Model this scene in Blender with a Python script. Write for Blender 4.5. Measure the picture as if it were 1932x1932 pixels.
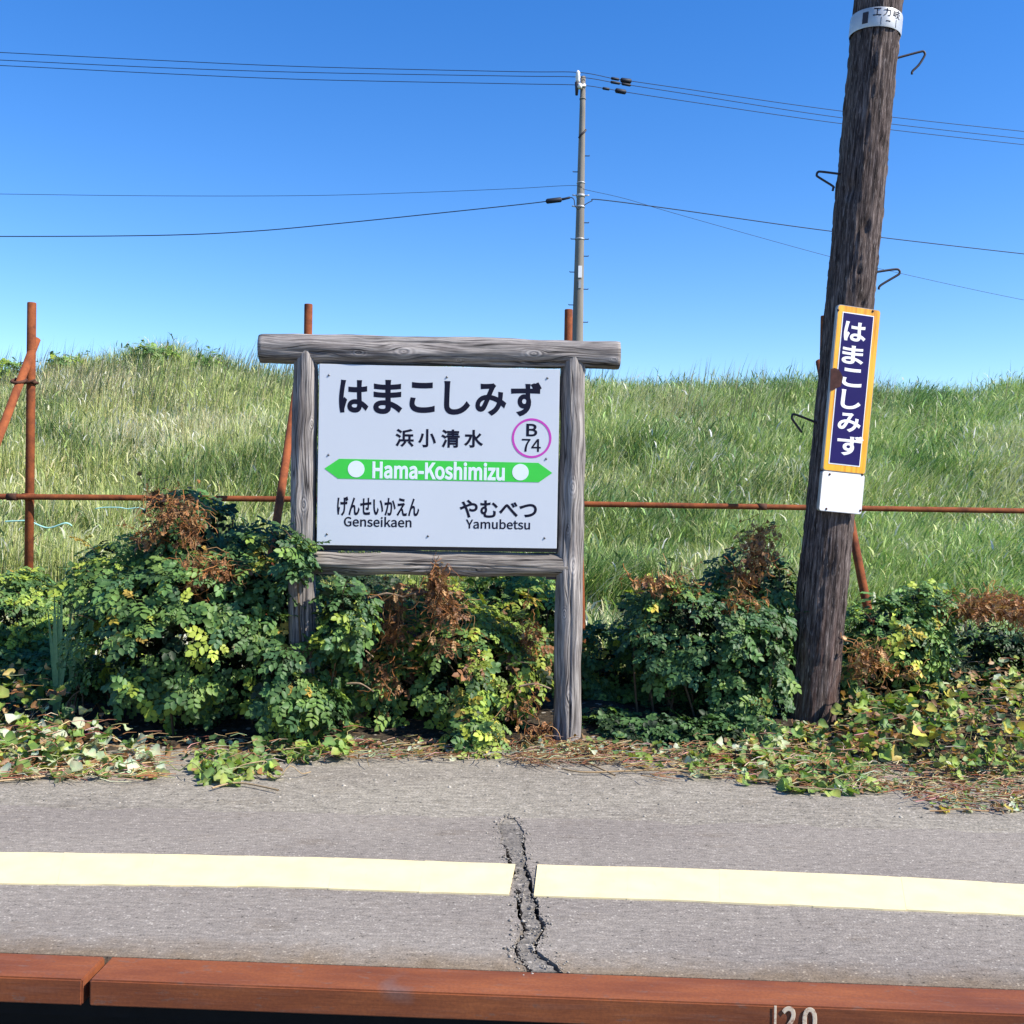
import bpy, bmesh, math, random
import numpy as np
from mathutils import Vector, Matrix, noise as mnoise
from mathutils.geometry import tessellate_polygon

random.seed(7)
RNG = np.random.default_rng(7)
for _o in list(bpy.data.objects):
    bpy.data.objects.remove(_o, do_unlink=True)
scene = bpy.context.scene
COL = scene.collection
R = math.radians

# ------------------------------------------------------------------ camera
CAM_H = 1.22
PITCH, ROLL = R(0.77), R(1.0)
FWD = Vector((0, math.cos(PITCH), -math.sin(PITCH)))
UP0 = Vector((0, math.sin(PITCH), math.cos(PITCH)))
RT0 = Vector((1, 0, 0))
RT = RT0 * math.cos(ROLL) + UP0 * math.sin(ROLL)
UP = UP0 * math.cos(ROLL) - RT0 * math.sin(ROLL)
CAMP = Vector((0, 0, CAM_H))
cam_data = bpy.data.cameras.new('camera')
cam_data.sensor_width = 36
cam_data.lens = 36
cam_data.clip_end = 3000
cam = bpy.data.objects.new('camera', cam_data)
COL.objects.link(cam)
cam.matrix_world = Matrix((
    (RT.x, UP.x, -FWD.x, CAMP.x), (RT.y, UP.y, -FWD.y, CAMP.y),
    (RT.z, UP.z, -FWD.z, CAMP.z), (0, 0, 0, 1)))
scene.camera = cam

# ------------------------------------------------------------------ light
SUN_EL, SUN_AZ = R(43), R(110)          # azimuth clockwise from +Y (away from the camera)
SUNV = Vector((math.cos(SUN_EL) * math.sin(SUN_AZ), math.cos(SUN_EL) * math.cos(SUN_AZ), math.sin(SUN_EL)))
world = bpy.data.worlds.new('World')
scene.world = world
world.use_nodes = True
wn = world.node_tree.nodes
wl = world.node_tree.links
wn.clear()
sky = wn.new('ShaderNodeTexSky')
sky.sky_type = 'NISHITA'
sky.sun_disc = False
sky.sun_elevation = SUN_EL
sky.sun_rotation = SUN_AZ
sky.altitude = 0
sky.air_density = 1.0
sky.dust_density = 0.0
sky.ozone_density = 3.5
bg = wn.new('ShaderNodeBackground')
bg.inputs['Strength'].default_value = 0.126
wo = wn.new('ShaderNodeOutputWorld')
hs = wn.new('ShaderNodeHueSaturation')        # the camera's vivid colour rendering of the clear sky
hs.inputs['Saturation'].default_value = 1.33
hs.inputs['Hue'].default_value = 0.511
wl.new(sky.outputs[0], hs.inputs['Color'])
wl.new(hs.outputs[0], bg.inputs['Color'])
wl.new(bg.outputs[0], wo.inputs['Surface'])
sun_data = bpy.data.lights.new('sun', 'SUN')
sun_data.energy = 4.9
sun_data.angle = R(0.5)
sun_data.color = (1.0, 0.93, 0.82)
sun = bpy.data.objects.new('sun', sun_data)
COL.objects.link(sun)
sun.rotation_euler = SUNV.to_track_quat('Z', 'Y').to_euler()
sun.location = (20, -10, 30)
scene.view_settings.view_transform = 'Standard'
scene.view_settings.look = 'None'
scene.view_settings.exposure = 0.8
scene.view_settings.gamma = 1.0

# ------------------------------------------------------------------ measuring helpers
def ray(x, y):
    """direction through a point of the 1932-wide survey grid"""
    return FWD + RT * ((x - 966) / 1932) + UP * ((966 - y) / 1932)

def at(x, y, d):
    v = ray(x, y)
    return CAMP + v * (d / v.y)

def ground(x, y, z=0.0):
    v = ray(x, y)
    return CAMP + v * ((z - CAM_H) / v.z)

def on_plane(x, y, p, n):
    v = ray(x, y)
    return CAMP + v * ((p - CAMP).dot(n) / v.dot(n))

# ------------------------------------------------------------------ object helpers
def tag(o, label=None, cat=None, group=None, kind=None):
    if label: o['label'] = label
    if cat: o['category'] = cat
    if group: o['group'] = group
    if kind: o['kind'] = kind
    return o

def empty(name, loc, rz=0.0):
    o = bpy.data.objects.new(name, None)
    o.empty_display_size = 0.1
    COL.objects.link(o)
    o.location = loc
    o.rotation_euler = (0, 0, rz)
    o['_m'] = 0
    del o['_m']
    return o

def mat_of(o):
    """world matrix without a depsgraph update"""
    m = Matrix.LocRotScale(o.location, o.rotation_euler, o.scale)
    return mat_of(o.parent) @ m if o.parent else m

def link(name, me, mat=None, parent=None, world_space=False):
    o = bpy.data.objects.new(name, me)
    COL.objects.link(o)
    if mat is not None and len(me.materials) == 0:
        me.materials.append(mat)
    if parent is not None:
        o.parent = parent
        if world_space:
            me.transform(mat_of(parent).inverted())
    return o

def place(o, parent, M):
    """parent o keeping world matrix M"""
    o.parent = parent
    L = mat_of(parent).inverted() @ M
    loc, rot, sc = L.decompose()
    o.location = loc
    o.rotation_euler = rot.to_euler()
    o.scale = sc

def mesh_np(name, V, T, colors=None, smooth=False):
    V = np.asarray(V, dtype=np.float32)
    T = np.asarray(T, dtype=np.int32)
    me = bpy.data.meshes.new(name)
    me.vertices.add(len(V))
    me.vertices.foreach_set('co', V.ravel())
    k = T.shape[1]
    me.loops.add(T.size)
    me.loops.foreach_set('vertex_index', T.ravel())
    me.polygons.add(len(T))
    me.polygons.foreach_set('loop_start', np.arange(0, T.size, k, dtype=np.int32))
    if smooth:
        me.polygons.foreach_set('use_smooth', np.ones(len(T), dtype=bool))
    me.update(calc_edges=True)
    if colors is not None:
        a = me.attributes.new('col', 'FLOAT_COLOR', 'POINT')
        c = np.ones((len(V), 4), dtype=np.float32)
        c[:, :3] = colors
        a.data.foreach_set('color', c.ravel())
    return me

def bm_mesh(name, bm, smooth=False):
    bmesh.ops.recalc_face_normals(bm, faces=bm.faces)
    me = bpy.data.meshes.new(name)
    bm.to_mesh(me)
    bm.free()
    if smooth:
        me.polygons.foreach_set('use_smooth', [True] * len(me.polygons))
    return me

def box_mesh(name, sx, sy, sz, bevel=0.0, seg=2):
    bm = bmesh.new()
    bmesh.ops.create_cube(bm, size=1)
    bmesh.ops.scale(bm, vec=(sx, sy, sz), verts=bm.verts)
    if bevel:
        bmesh.ops.bevel(bm, geom=bm.edges[:], offset=bevel, segments=seg, affect='EDGES', profile=0.6)
    return bm_mesh(name, bm)

def prism(name, pts, z0, z1, bevel=0.0):
    """vertical prism over a (possibly concave) outline of xy points"""
    pts = [(p[0], p[1]) for p in pts]
    n = len(pts)
    tri = tessellate_polygon([[Vector((x, y, 0)) for x, y in pts]])
    bm = bmesh.new()
    b = [bm.verts.new((x, y, z0)) for x, y in pts]
    t = [bm.verts.new((x, y, z1)) for x, y in pts]
    for a, c, d in tri:
        bm.faces.new((t[a], t[c], t[d]))
        bm.faces.new((b[d], b[c], b[a]))
    for i in range(n):
        j = (i + 1) % n
        bm.faces.new((b[i], b[j], t[j], t[i]))
    return bm_mesh(name, bm)

def frame_of(d):
    d = Vector(d).normalized()
    a = Vector((0, 0, 1)) if abs(d.z) < 0.9 else Vector((1, 0, 0))
    u = d.cross(a).normalized()
    return d, u, d.cross(u).normalized()

def tube_arrays(pts, rad, sides=8, caps=True):
    pts = [Vector(p) for p in pts]
    n = len(pts)
    rad = rad if hasattr(rad, '__len__') else [rad] * n
    V, T = [], []
    pu = None
    for i, p in enumerate(pts):
        d = (pts[min(i + 1, n - 1)] - pts[max(i - 1, 0)]).normalized()
        if pu is None:
            _, u, w = frame_of(d)
        else:
            u = (pu - d * pu.dot(d)).normalized()
            w = d.cross(u)
        pu = u
        for k in range(sides):
            a = 2 * math.pi * k / sides
            V.append(p + (u * math.cos(a) + w * math.sin(a)) * rad[i])
    for i in range(n - 1):
        for k in range(sides):
            k2 = (k + 1) % sides
            a, b, c, e = i * sides + k, i * sides + k2, (i + 1) * sides + k2, (i + 1) * sides + k
            T += [(a, b, c), (a, c, e)]
    if caps:
        for base, p in ((0, pts[0]), ((n - 1) * sides, pts[-1])):
            V.append(p)
            for k in range(sides):
                T.append((len(V) - 1, base + k, base + (k + 1) % sides))
    return [tuple(v) for v in V], T

def tube(name, pts, rad, sides=10, caps=True, smooth=True):
    V, T = tube_arrays(pts, rad, sides, caps)
    me = mesh_np(name, V, T, smooth=smooth)
    if smooth and caps:
        flags = [True] * len(T)
        for i in range(len(T) - 2 * sides, len(T)):
            flags[i] = False
        me.polygons.foreach_set('use_smooth', flags)
    bm = bmesh.new(); bm.from_mesh(me)
    bmesh.ops.recalc_face_normals(bm, faces=bm.faces); bm.to_mesh(me); bm.free()
    return me

def spline(pts, n=8):
    pts = [Vector(p) for p in pts]
    out = []
    for i in range(len(pts) - 1):
        p0, p1, p2, p3 = pts[max(i - 1, 0)], pts[i], pts[i + 1], pts[min(i + 2, len(pts) - 1)]
        for k in range(n):
            t = k / n
            out.append(0.5 * ((2 * p1) + (p2 - p0) * t + (2 * p0 - 5 * p1 + 4 * p2 - p3) * t * t
                              + (3 * p1 - p0 - 3 * p2 + p3) * t ** 3))
    out.append(pts[-1])
    return out

# ------------------------------------------------------------------ material helpers
class Mat:
    def __init__(self, name, rough=0.8, spec=0.3, metal=0.0):
        self.m = bpy.data.materials.new(name)
        self.m.use_nodes = True
        self.t = self.m.node_tree
        self.t.nodes.clear()
        self.out = self.n('ShaderNodeOutputMaterial')
        self.b = self.n('ShaderNodeBsdfPrincipled')
        self.b.inputs['Roughness'].default_value = rough
        self.b.inputs['Specular IOR Level'].default_value = spec
        self.b.inputs['Metallic'].default_value = metal
        self.l(self.b.outputs[0], self.out.inputs[0])
    def n(self, t, **kw):
        nd = self.t.nodes.new(t)
        for k, v in kw.items():
            setattr(nd, k, v)
        return nd
    def l(self, a, b):
        self.t.links.new(a, b)
    def put(self, sock, v):
        if hasattr(v, 'is_output'):
            self.l(v, sock)
        elif v is not None:
            sock.default_value = v
    def math(self, op, a, b=None, c=None, clamp=False):
        nd = self.n('ShaderNodeMath', operation=op)
        nd.use_clamp = clamp
        for i, v in enumerate((a, b, c)):
            self.put(nd.inputs[i], v)
        return nd.outputs[0]
    def coord(self, kind='Object'):
        return self.n('ShaderNodeTexCoord').outputs[kind]
    def mapping(self, v, scale=(1, 1, 1), loc=(0, 0, 0), rot=(0, 0, 0)):
        nd = self.n('ShaderNodeMapping')
        self.l(v, nd.inputs[0])
        nd.inputs['Location'].default_value = loc
        nd.inputs['Rotation'].default_value = rot
        nd.inputs['Scale'].default_value = scale
        return nd.outputs[0]
    def noise(self, v, scale, detail=4, rough=0.55, dist=0.0):
        nd = self.n('ShaderNodeTexNoise')
        self.l(v, nd.inputs['Vector'])
        nd.inputs['Scale'].default_value = scale
        nd.inputs['Detail'].default_value = detail
        nd.inputs['Roughness'].default_value = rough
        nd.inputs['Distortion'].default_value = dist
        return nd.outputs[0]
    def voronoi(self, v, scale, feature='F1', out=0):
        nd = self.n('ShaderNodeTexVoronoi', feature=feature)
        self.l(v, nd.inputs['Vector'])
        nd.inputs['Scale'].default_value = scale
        return nd.outputs[out]
    def ramp(self, f, stops):
        nd = self.n('ShaderNodeValToRGB')
        e = nd.color_ramp.elements
        while len(e) < len(stops):
            e.new(0.5)
        for el, (p, c) in zip(e, stops):
            el.position = p
            el.color = (*c, 1) if hasattr(c, '__len__') else (c, c, c, 1)
        self.put(nd.inputs[0], f)
        return nd.outputs[0]
    def mix(self, f, a, b, mode='MIX'):
        nd = self.n('ShaderNodeMix', data_type='RGBA', blend_type=mode)
        self.put(nd.inputs[0], f)
        self.put(nd.inputs[6], (*a, 1) if isinstance(a, tuple) and len(a) == 3 else a)
        self.put(nd.inputs[7], (*b, 1) if isinstance(b, tuple) and len(b) == 3 else b)
        return nd.outputs[2]
    def col(self, v):
        self.put(self.b.inputs['Base Color'], (*v, 1) if isinstance(v, tuple) and len(v) == 3 else v)
        return self
    def rough(self, v):
        self.put(self.b.inputs['Roughness'], v)
    def bump(self, h, strength=0.5, dist=0.01, prev=None):
        nd = self.n('ShaderNodeBump')
        nd.inputs['Strength'].default_value = strength
        nd.inputs['Distance'].default_value = dist
        self.l(h, nd.inputs['Height'])
        if prev is not None:
            self.l(prev, nd.inputs['Normal'])
        self.l(nd.outputs[0], self.b.inputs['Normal'])
        return nd.outputs[0]
    def sep(self, v):
        nd = self.n('ShaderNodeSeparateXYZ'); self.l(v, nd.inputs[0]); return nd.outputs
    def comb(self, x, y, z=0.0):
        nd = self.n('ShaderNodeCombineXYZ')
        self.put(nd.inputs[0], x); self.put(nd.inputs[1], y); self.put(nd.inputs[2], z)
        return nd.outputs[0]

def plain(name, c, rough=0.6, spec=0.4, metal=0.0, var=0.12, scale=14):
    m = Mat(name, rough, spec, metal)
    nz = m.noise(m.coord(), scale, 5)
    d = tuple(x * (1 - var) for x in c); u = tuple(min(1, x * (1 + var)) for x in c)
    m.col(m.ramp(nz, [(0.3, d), (0.7, u)]))
    return m.m

def leafy(name, rough=0.45, spec=0.4, trans=0.25, tint=(1.2, 1.25, 0.5)):
    m = Mat(name, rough, spec)
    a = m.n('ShaderNodeAttribute', attribute_name='col').outputs['Color']
    oi = m.n('ShaderNodeObjectInfo').outputs['Random']
    f = m.math('MULTIPLY_ADD', oi, 0.5, 0.75)
    nz = m.noise(m.coord(), 60, 2)
    f2 = m.math('MULTIPLY_ADD', nz, 0.5, 0.75)
    c = m.mix(1.0, a, m.comb(f, f, f), 'MULTIPLY')
    c = m.mix(1.0, c, m.comb(f2, f2, f2), 'MULTIPLY')
    m.col(c)
    tr = m.n('ShaderNodeBsdfTranslucent')
    m.l(m.mix(1.0, c, tint, 'MULTIPLY'), tr.inputs[0])
    mx = m.n('ShaderNodeMixShader')
    mx.inputs[0].default_value = trans
    m.l(m.b.outputs[0], mx.inputs[1]); m.l(tr.outputs[0], mx.inputs[2])
    m.l(mx.outputs[0], m.out.inputs[0])
    return m.m

def wood_log(name, knots, seed=0.0, light=(0.50, 0.46, 0.43), mid=(0.205, 0.187, 0.178), dark=(0.035, 0.03, 0.03), wscale=1.0):
    """weathered round timber; uv: u metres along the log, v metres round it"""
    m = Mat(name, 0.88, 0.15)
    u, v, _ = m.sep(m.n('ShaderNodeUVMap').outputs[0])
    uv0 = m.comb(u, v, seed)
    wob = m.noise(m.mapping(uv0, (2.2, 4.0, 1)), 1.0, 2)
    g = m.math('MULTIPLY_ADD', m.math('SUBTRACT', wob, 0.5), 0.08, v)
    rings = None
    core = None
    halos = None
    for uk, vk, su, sv in knots:
        du = m.math('DIVIDE', m.math('SUBTRACT', u, uk), su)
        dv = m.math('DIVIDE', m.math('SUBTRACT', v, vk), sv)
        r2 = m.math('ADD', m.math('MULTIPLY', du, du), m.math('MULTIPLY', dv, dv))
        e = m.math('EXPONENT', m.math('MULTIPLY', r2, -0.55))
        off = m.math('MULTIPLY', m.math('MULTIPLY', m.math('SUBTRACT', v, vk), e), -0.88)
        g = m.math('ADD', g, off)
        e2 = m.math('EXPONENT', m.math('MULTIPLY', r2, -2.2))
        rg = m.math('MULTIPLY', m.math('SINE', m.math('MULTIPLY', m.math('SQRT', r2), 16.0)), e2)
        ec = m.math('EXPONENT', m.math('MULTIPLY', r2, -26.0))
        rings = rg if rings is None else m.math('ADD', rings, rg)
        core = ec if core is None else m.math('ADD', core, ec)
        halos = e2 if halos is None else m.math('ADD', halos, e2)
    gv = m.comb(m.math('MULTIPLY', u, 3.2), m.math('MULTIPLY', g, 80.0 * wscale), seed)
    grain = m.noise(gv, 1.0, 5, 0.62)
    gv2 = m.comb(m.math('MULTIPLY', u, 5.0), m.math('MULTIPLY', g, 260.0 * wscale), seed + 3)
    fine = m.noise(gv2, 1.0, 3, 0.6)
    gv3 = m.comb(m.math('MULTIPLY', u, 0.9), m.math('MULTIPLY', g, 34.0 * wscale), seed + 7)
    crack = m.math('ABSOLUTE', m.math('SUBTRACT', m.noise(gv3, 1.0, 2, 0.5), 0.5))
    crk = m.ramp(crack, [(0.0, 0.0), (0.022, 1.0)])
    h = m.math('ADD', m.math('MULTIPLY', grain, 0.65), m.math('MULTIPLY', fine, 0.35))
    if rings is not None:
        h = m.math('MULTIPLY_ADD', rings, 0.13, h)
        h = m.math('MULTIPLY_ADD', halos, 0.10, h)
        h = m.math('MULTIPLY_ADD', core, -0.20, h)
    c = m.ramp(h, [(0.33, dark), (0.45, mid), (0.55, tuple((a + b) / 2 for a, b in zip(mid, light))), (0.68, light)])
    blotch = m.noise(m.mapping(uv0, (3.0, 9.0, 1)), 1.6, 4)
    c = m.mix(m.ramp(blotch, [(0.42, 0.0), (0.62, 0.85)]), c, m.mix(1.0, c, (0.56, 0.54, 0.55), 'MULTIPLY'))
    c = m.mix(m.math('SUBTRACT', 1.0, crk), c, (0.03, 0.027, 0.027))
    m.col(c)
    hh = m.math('MULTIPLY_ADD', crk, 0.5, h)
    m.bump(hh, 0.8, 0.007)
    return m.m

# ------------------------------------------------------------------ materials
def make_asphalt(name, lo, hi, spec_hi, coarse, bumpd, edge=None):
    m = Mat(name, 0.95, 0.2)
    co = m.coord()
    n1 = m.noise(co, coarse, 6, 0.75)
    n2 = m.noise(m.mapping(co, (0.55, 1.3, 1)), coarse * 0.33, 5, 0.65)
    big = m.noise(m.mapping(co, (0.7, 1.6, 1)), 1.3, 5, 0.6)
    vor = m.voronoi(co, coarse * 0.9)
    f = m.math('ADD', m.math('MULTIPLY', n1, 0.6), m.math('MULTIPLY', n2, 0.4))
    c = m.ramp(f, [(0.34, tuple(x * 0.5 for x in lo)), (0.45, lo), (0.56, hi), (0.68, spec_hi)])
    c = m.mix(m.ramp(big, [(0.35, 0.0), (0.68, 0.8)]), c, m.mix(1.0, c, (0.78, 0.77, 0.79), 'MULTIPLY'))
    stain = m.noise(m.mapping(co, (1.0, 2.5, 1)), 3.4, 6, 0.7)
    c = m.mix(m.ramp(stain, [(0.56, 0.0), (0.72, 0.55)]), c, m.mix(1.0, c, (0.72, 0.66, 0.58), 'MULTIPLY'))
    streak = m.noise(m.mapping(co, (9, 60, 1)), 1.0, 4, 0.6)
    c = m.mix(m.ramp(streak, [(0.45, 0.0), (0.75, 0.55)]), c, m.mix(1.0, c, (1.3, 1.28, 1.25), 'MULTIPLY'))
    speck = m.voronoi(co, coarse * 0.42)
    c = m.mix(m.ramp(speck, [(0.16, 0.8), (0.24, 0.0)]), c, m.ramp(n2, [(0.45, (0.05, 0.045, 0.04)), (0.5, (0.46, 0.42, 0.36))]))
    if edge is not None:                                  # dirt gathered along the edge beam
        x, y, _ = m.sep(co)
        d = m.math('SUBTRACT', y, m.math('MULTIPLY_ADD', x, edge[1], edge[0]))
        d = m.math('ADD', d, m.math('MULTIPLY', m.math('SUBTRACT', m.noise(co, 7, 5, 0.7), 0.5), -0.22))
        c = m.mix(m.ramp(d, [(0.0, 0.75), (0.13, 0.0)]), c, m.mix(1.0, c, (0.74, 0.60, 0.42), 'MULTIPLY'))
    m.col(c)
    h = m.math('ADD', m.math('MULTIPLY', f, 0.8), m.math('MULTIPLY', vor, 0.3))
    m.bump(h, 0.6, bumpd)
    return m.m

_e0, _e1 = ground(0, 1797), ground(1932, 1867)
_sl = (_e1.y - _e0.y) / (_e1.x - _e0.x)
M_ASPHALT = make_asphalt('smooth_grey_asphalt', (0.208, 0.185, 0.158), (0.288, 0.256, 0.220), (0.47, 0.42, 0.365), 150, 0.005, (_e0.y - _sl * _e0.x, _sl))
M_ROUGH = make_asphalt('rough_old_asphalt', (0.22, 0.20, 0.163), (0.325, 0.293, 0.24), (0.56, 0.51, 0.42), 95, 0.010)
M_MORTAR = make_asphalt('grey_mortar', (0.15, 0.137, 0.118), (0.225, 0.205, 0.178), (0.36, 0.33, 0.285), 80, 0.016)
M_SOIL = make_asphalt('dark_soil', (0.03, 0.024, 0.017), (0.065, 0.05, 0.034), (0.17, 0.13, 0.085), 40, 0.03)
M_BALLAST = make_asphalt('track_ballast', (0.05, 0.045, 0.04), (0.09, 0.08, 0.07), (0.18, 0.17, 0.16), 22, 0.04)
M_SHADE_SOIL = plain('shade_black_wall_and_bedding', (0.018, 0.017, 0.017), 0.95, 0.1)  # train's shade put into the wall colour; also the dark crack bedding

def make_edge_red():
    m = Mat('red_oxide_edge_paint', 0.62, 0.3)
    co = m.coord()
    a = m.noise(m.mapping(co, (1.5, 6, 6)), 2.0, 5)
    b = m.noise(m.mapping(co, (2, 24, 24)), 3.0, 4)
    c = m.ramp(a, [(0.3, (0.155, 0.046, 0.020)), (0.5, (0.215, 0.064, 0.024)), (0.7, (0.29, 0.092, 0.032))])
    c = m.mix(m.ramp(b, [(0.55, 0.0), (0.75, 0.45)]), c, (0.25, 0.11, 0.07))
    w = m.noise(co, 2.3, 3)
    c = m.mix(m.ramp(w, [(0.68, 0.0), (0.74, 0.75)]), c, (0.16, 0.11, 0.10))
    fl = m.noise(m.mapping(co, (8, 20, 20)), 2.0, 6, 0.75)
    c = m.mix(m.ramp(fl, [(0.60, 0.0), (0.64, 0.6)]), c, (0.17, 0.10, 0.075))
    g = m.noise(co, 120, 3)
    c = m.mix(m.ramp(g, [(0.4, 0.25), (0.6, 0.0)]), c, (0.10, 0.03, 0.02))
    m.col(c)
    m.bump(b, 0.25, 0.004)
    return m.m
M_RED = make_edge_red()

def make_tactile():
    m = Mat('pale_yellow_tactile_sheet', 0.6, 0.3)
    co = m.coord()
    a = m.noise(co, 9, 5)
    b = m.noise(m.mapping(co, (60, 12, 1)), 1.0, 3)
    c = m.ramp(a, [(0.3, (0.71, 0.60, 0.335)), (0.7, (0.77, 0.665, 0.40))])
    c = m.mix(m.ramp(b, [(0.62, 0.0), (0.8, 0.4)]), c, (0.55, 0.47, 0.26))
    m.col(c)
    m.bump(a, 0.2, 0.004)
    return m.m
M_TACT = make_tactile()

def make_rust(name, hi=(0.27, 0.078, 0.027), lo=(0.085, 0.026, 0.016)):
    m = Mat(name, 0.85, 0.2)
    co = m.coord()
    a = m.noise(co, 9, 6, 0.65)
    b = m.noise(co, 60, 4)
    mid = tuple((x + y) / 2 for x, y in zip(hi, lo))
    c = m.ramp(a, [(0.28, lo), (0.45, mid), (0.62, hi)])
    c = m.mix(m.ramp(b, [(0.5, 0.0), (0.75, 0.4)]), c, tuple(x * 1.25 for x in hi))
    m.col(c)
    m.bump(b, 0.3, 0.003)
    return m.m
M_RUST = make_rust('rusty_pipe')
M_RUSTD = make_rust('dark_rusty_iron', (0.10, 0.045, 0.03), (0.03, 0.018, 0.014))

M_BOARD = plain('white_sign_enamel', (0.56, 0.60, 0.66), 0.36, 0.4, 0, 0.02, 3)
M_INK = plain('navy_print', (0.008, 0.009, 0.024), 0.6, 0.12)
M_INK_PALE = plain('pale_print', (0.70, 0.78, 0.86), 0.45, 0.3, 0, 0.02)
M_GREEN = plain('green_line_print', (0.05, 0.56, 0.065), 0.4, 0.3, 0, 0.03)
M_PURPLE = plain('purple_ring_print', (0.52, 0.06, 0.42), 0.4, 0.3, 0, 0.03)
M_SCREW = plain('dull_screw_steel', (0.16, 0.16, 0.17), 0.45, 0.5, 0.7)
M_EDGE = plain('plate_edge_steel', (0.30, 0.30, 0.30), 0.5, 0.4, 0.2)
M_NAVY = plain('navy_enamel', (0.016, 0.010, 0.095), 0.35, 0.2, 0, 0.08, 5)
M_WHITE = plain('white_enamel', (0.84, 0.84, 0.86), 0.25, 0.5, 0, 0.02, 4)
M_CHIP = plain('rusted_chip', (0.055, 0.022, 0.02), 0.8, 0.2, 0, 0.35, 40)

def make_orange():
    m = Mat('orange_enamel', 0.25, 0.5)
    co = m.coord()
    a = m.noise(m.mapping(co, (40, 40, 3)), 1.0, 4)
    c = m.ramp(a, [(0.3, (0.55, 0.20, 0.012)), (0.5, (0.86, 0.42, 0.03)), (0.75, (0.90, 0.50, 0.05))])
    m.col(c)
    return m.m
M_ORANGE = make_orange()

def make_creosote():
    m = Mat('creosoted_pole_wood', 0.9, 0.15)
    u, v, _ = m.sep(m.n('ShaderNodeUVMap').outputs[0])
    a = m.noise(m.comb(m.math('MULTIPLY', u, 5.0), m.math('MULTIPLY', v, 70.0), 1.0), 1.0, 6, 0.75, 0.2)
    b = m.noise(m.comb(m.math('MULTIPLY', u, 16.0), m.math('MULTIPLY', v, 150.0), 4.0), 1.0, 4, 0.6, 0.3)
    big = m.noise(m.comb(m.math('MULTIPLY', u, 0.8), m.math('MULTIPLY', v, 7.0), 9.0), 1.0, 3)
    low = m.noise(m.comb(m.math('MULTIPLY', u, 1.3), m.math('MULTIPLY', v, 16.0), 5.0), 1.0, 3)
    c = m.ramp(a, [(0.36, (0.010, 0.008, 0.008)), (0.47, (0.06, 0.045, 0.041)), (0.58, (0.15, 0.118, 0.108)), (0.72, (0.36, 0.305, 0.285))])
    flake = m.ramp(b, [(0.58, 0.0), (0.68, 0.7)])
    c = m.mix(flake, c, (0.36, 0.315, 0.295))
    c = m.mix(m.ramp(big, [(0.45, 0.0), (0.7, 0.7)]), c, m.mix(1.0, c, (0.55, 0.52, 0.56), 'MULTIPLY'))
    red = m.math('MULTIPLY', m.ramp(low, [(0.45, 0.0), (0.62, 1.0)]), m.ramp(u, [(0.0, 0.75), (1.0, 0.0)]))
    c = m.mix(red, c, m.mix(0.5, c, (0.22, 0.10, 0.075)))
    m.col(c)
    h = m.math('ADD', m.math('MULTIPLY', a, 0.7), m.math('MULTIPLY', b, 0.3))
    m.bump(h, 0.9, 0.012)
    return m.m
M_POLE = make_creosote()

def make_concrete():
    m = Mat('grey_concrete_pole', 0.85, 0.2)
    co = m.coord()
    a = m.noise(m.mapping(co, (5, 5, 0.7)), 1.0, 5)
    c = m.ramp(a, [(0.3, (0.16, 0.145, 0.125)), (0.7, (0.27, 0.25, 0.22))])
    m.col(c)
    return m.m
M_CONC = make_concrete()
M_WIRE = plain('black_cable', (0.015, 0.02, 0.035), 0.6, 0.3)
M_GALV = plain('galvanised_steel', (0.42, 0.42, 0.42), 0.45, 0.5, 0.3)
M_PORC = plain('white_porcelain', (0.78, 0.78, 0.75), 0.2, 0.5, 0, 0.03)
M_IRON = plain('painted_dark_iron', (0.035, 0.028, 0.035), 0.6, 0.4)
M_ALU = plain('aluminium_band', (0.52, 0.52, 0.51), 0.42, 0.5, 0.35, 0.12, 20)
M_ROPE = plain('turquoise_rope', (0.35, 0.62, 0.56), 0.7, 0.2)
M_STENCIL = Mat('worn_cream_stencil', 0.8, 0.2)
_nz = M_STENCIL.noise(M_STENCIL.coord(), 45, 5, 0.7)
M_STENCIL.col(M_STENCIL.ramp(_nz, [(0.33, (0.25, 0.09, 0.05)), (0.48, (0.72, 0.58, 0.42))]))
M_STENCIL = M_STENCIL.m
M_LEAF = leafy('rose_leaf', 0.5, 0.28, 0.22)
M_VINELEAF = leafy('vine_leaf', 0.5, 0.35, 0.28)
M_GRASS = leafy('grass_blade', 0.6, 0.25, 0.22, (1.1, 1.2, 0.6))
M_DEAD = leafy('dead_vine', 0.9, 0.1, 0.10, (1.0, 0.9, 0.7))
M_STEM = leafy('woody_stem', 0.9, 0.1, 0.0)
M_STONE = leafy('pebble', 0.9, 0.2, 0.0)

# ================================================================== SETTING
# ---- platform lines (world xy), from survey points
def gline(xl, yl, xr, yr):
    a, b = ground(xl, yl), ground(xr, yr)
    def f(t):
        p = a + (b - a) * t
        return Vector((p.x, p.y))
    return f
L_OUT = gline(0, 1844, 1932, 1916)
L_IN = gline(0, 1797, 1932, 1867)
L_STR = gline(0, 1521, 1932, 1569)
T0, T1 = -4.0, 5.0

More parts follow.
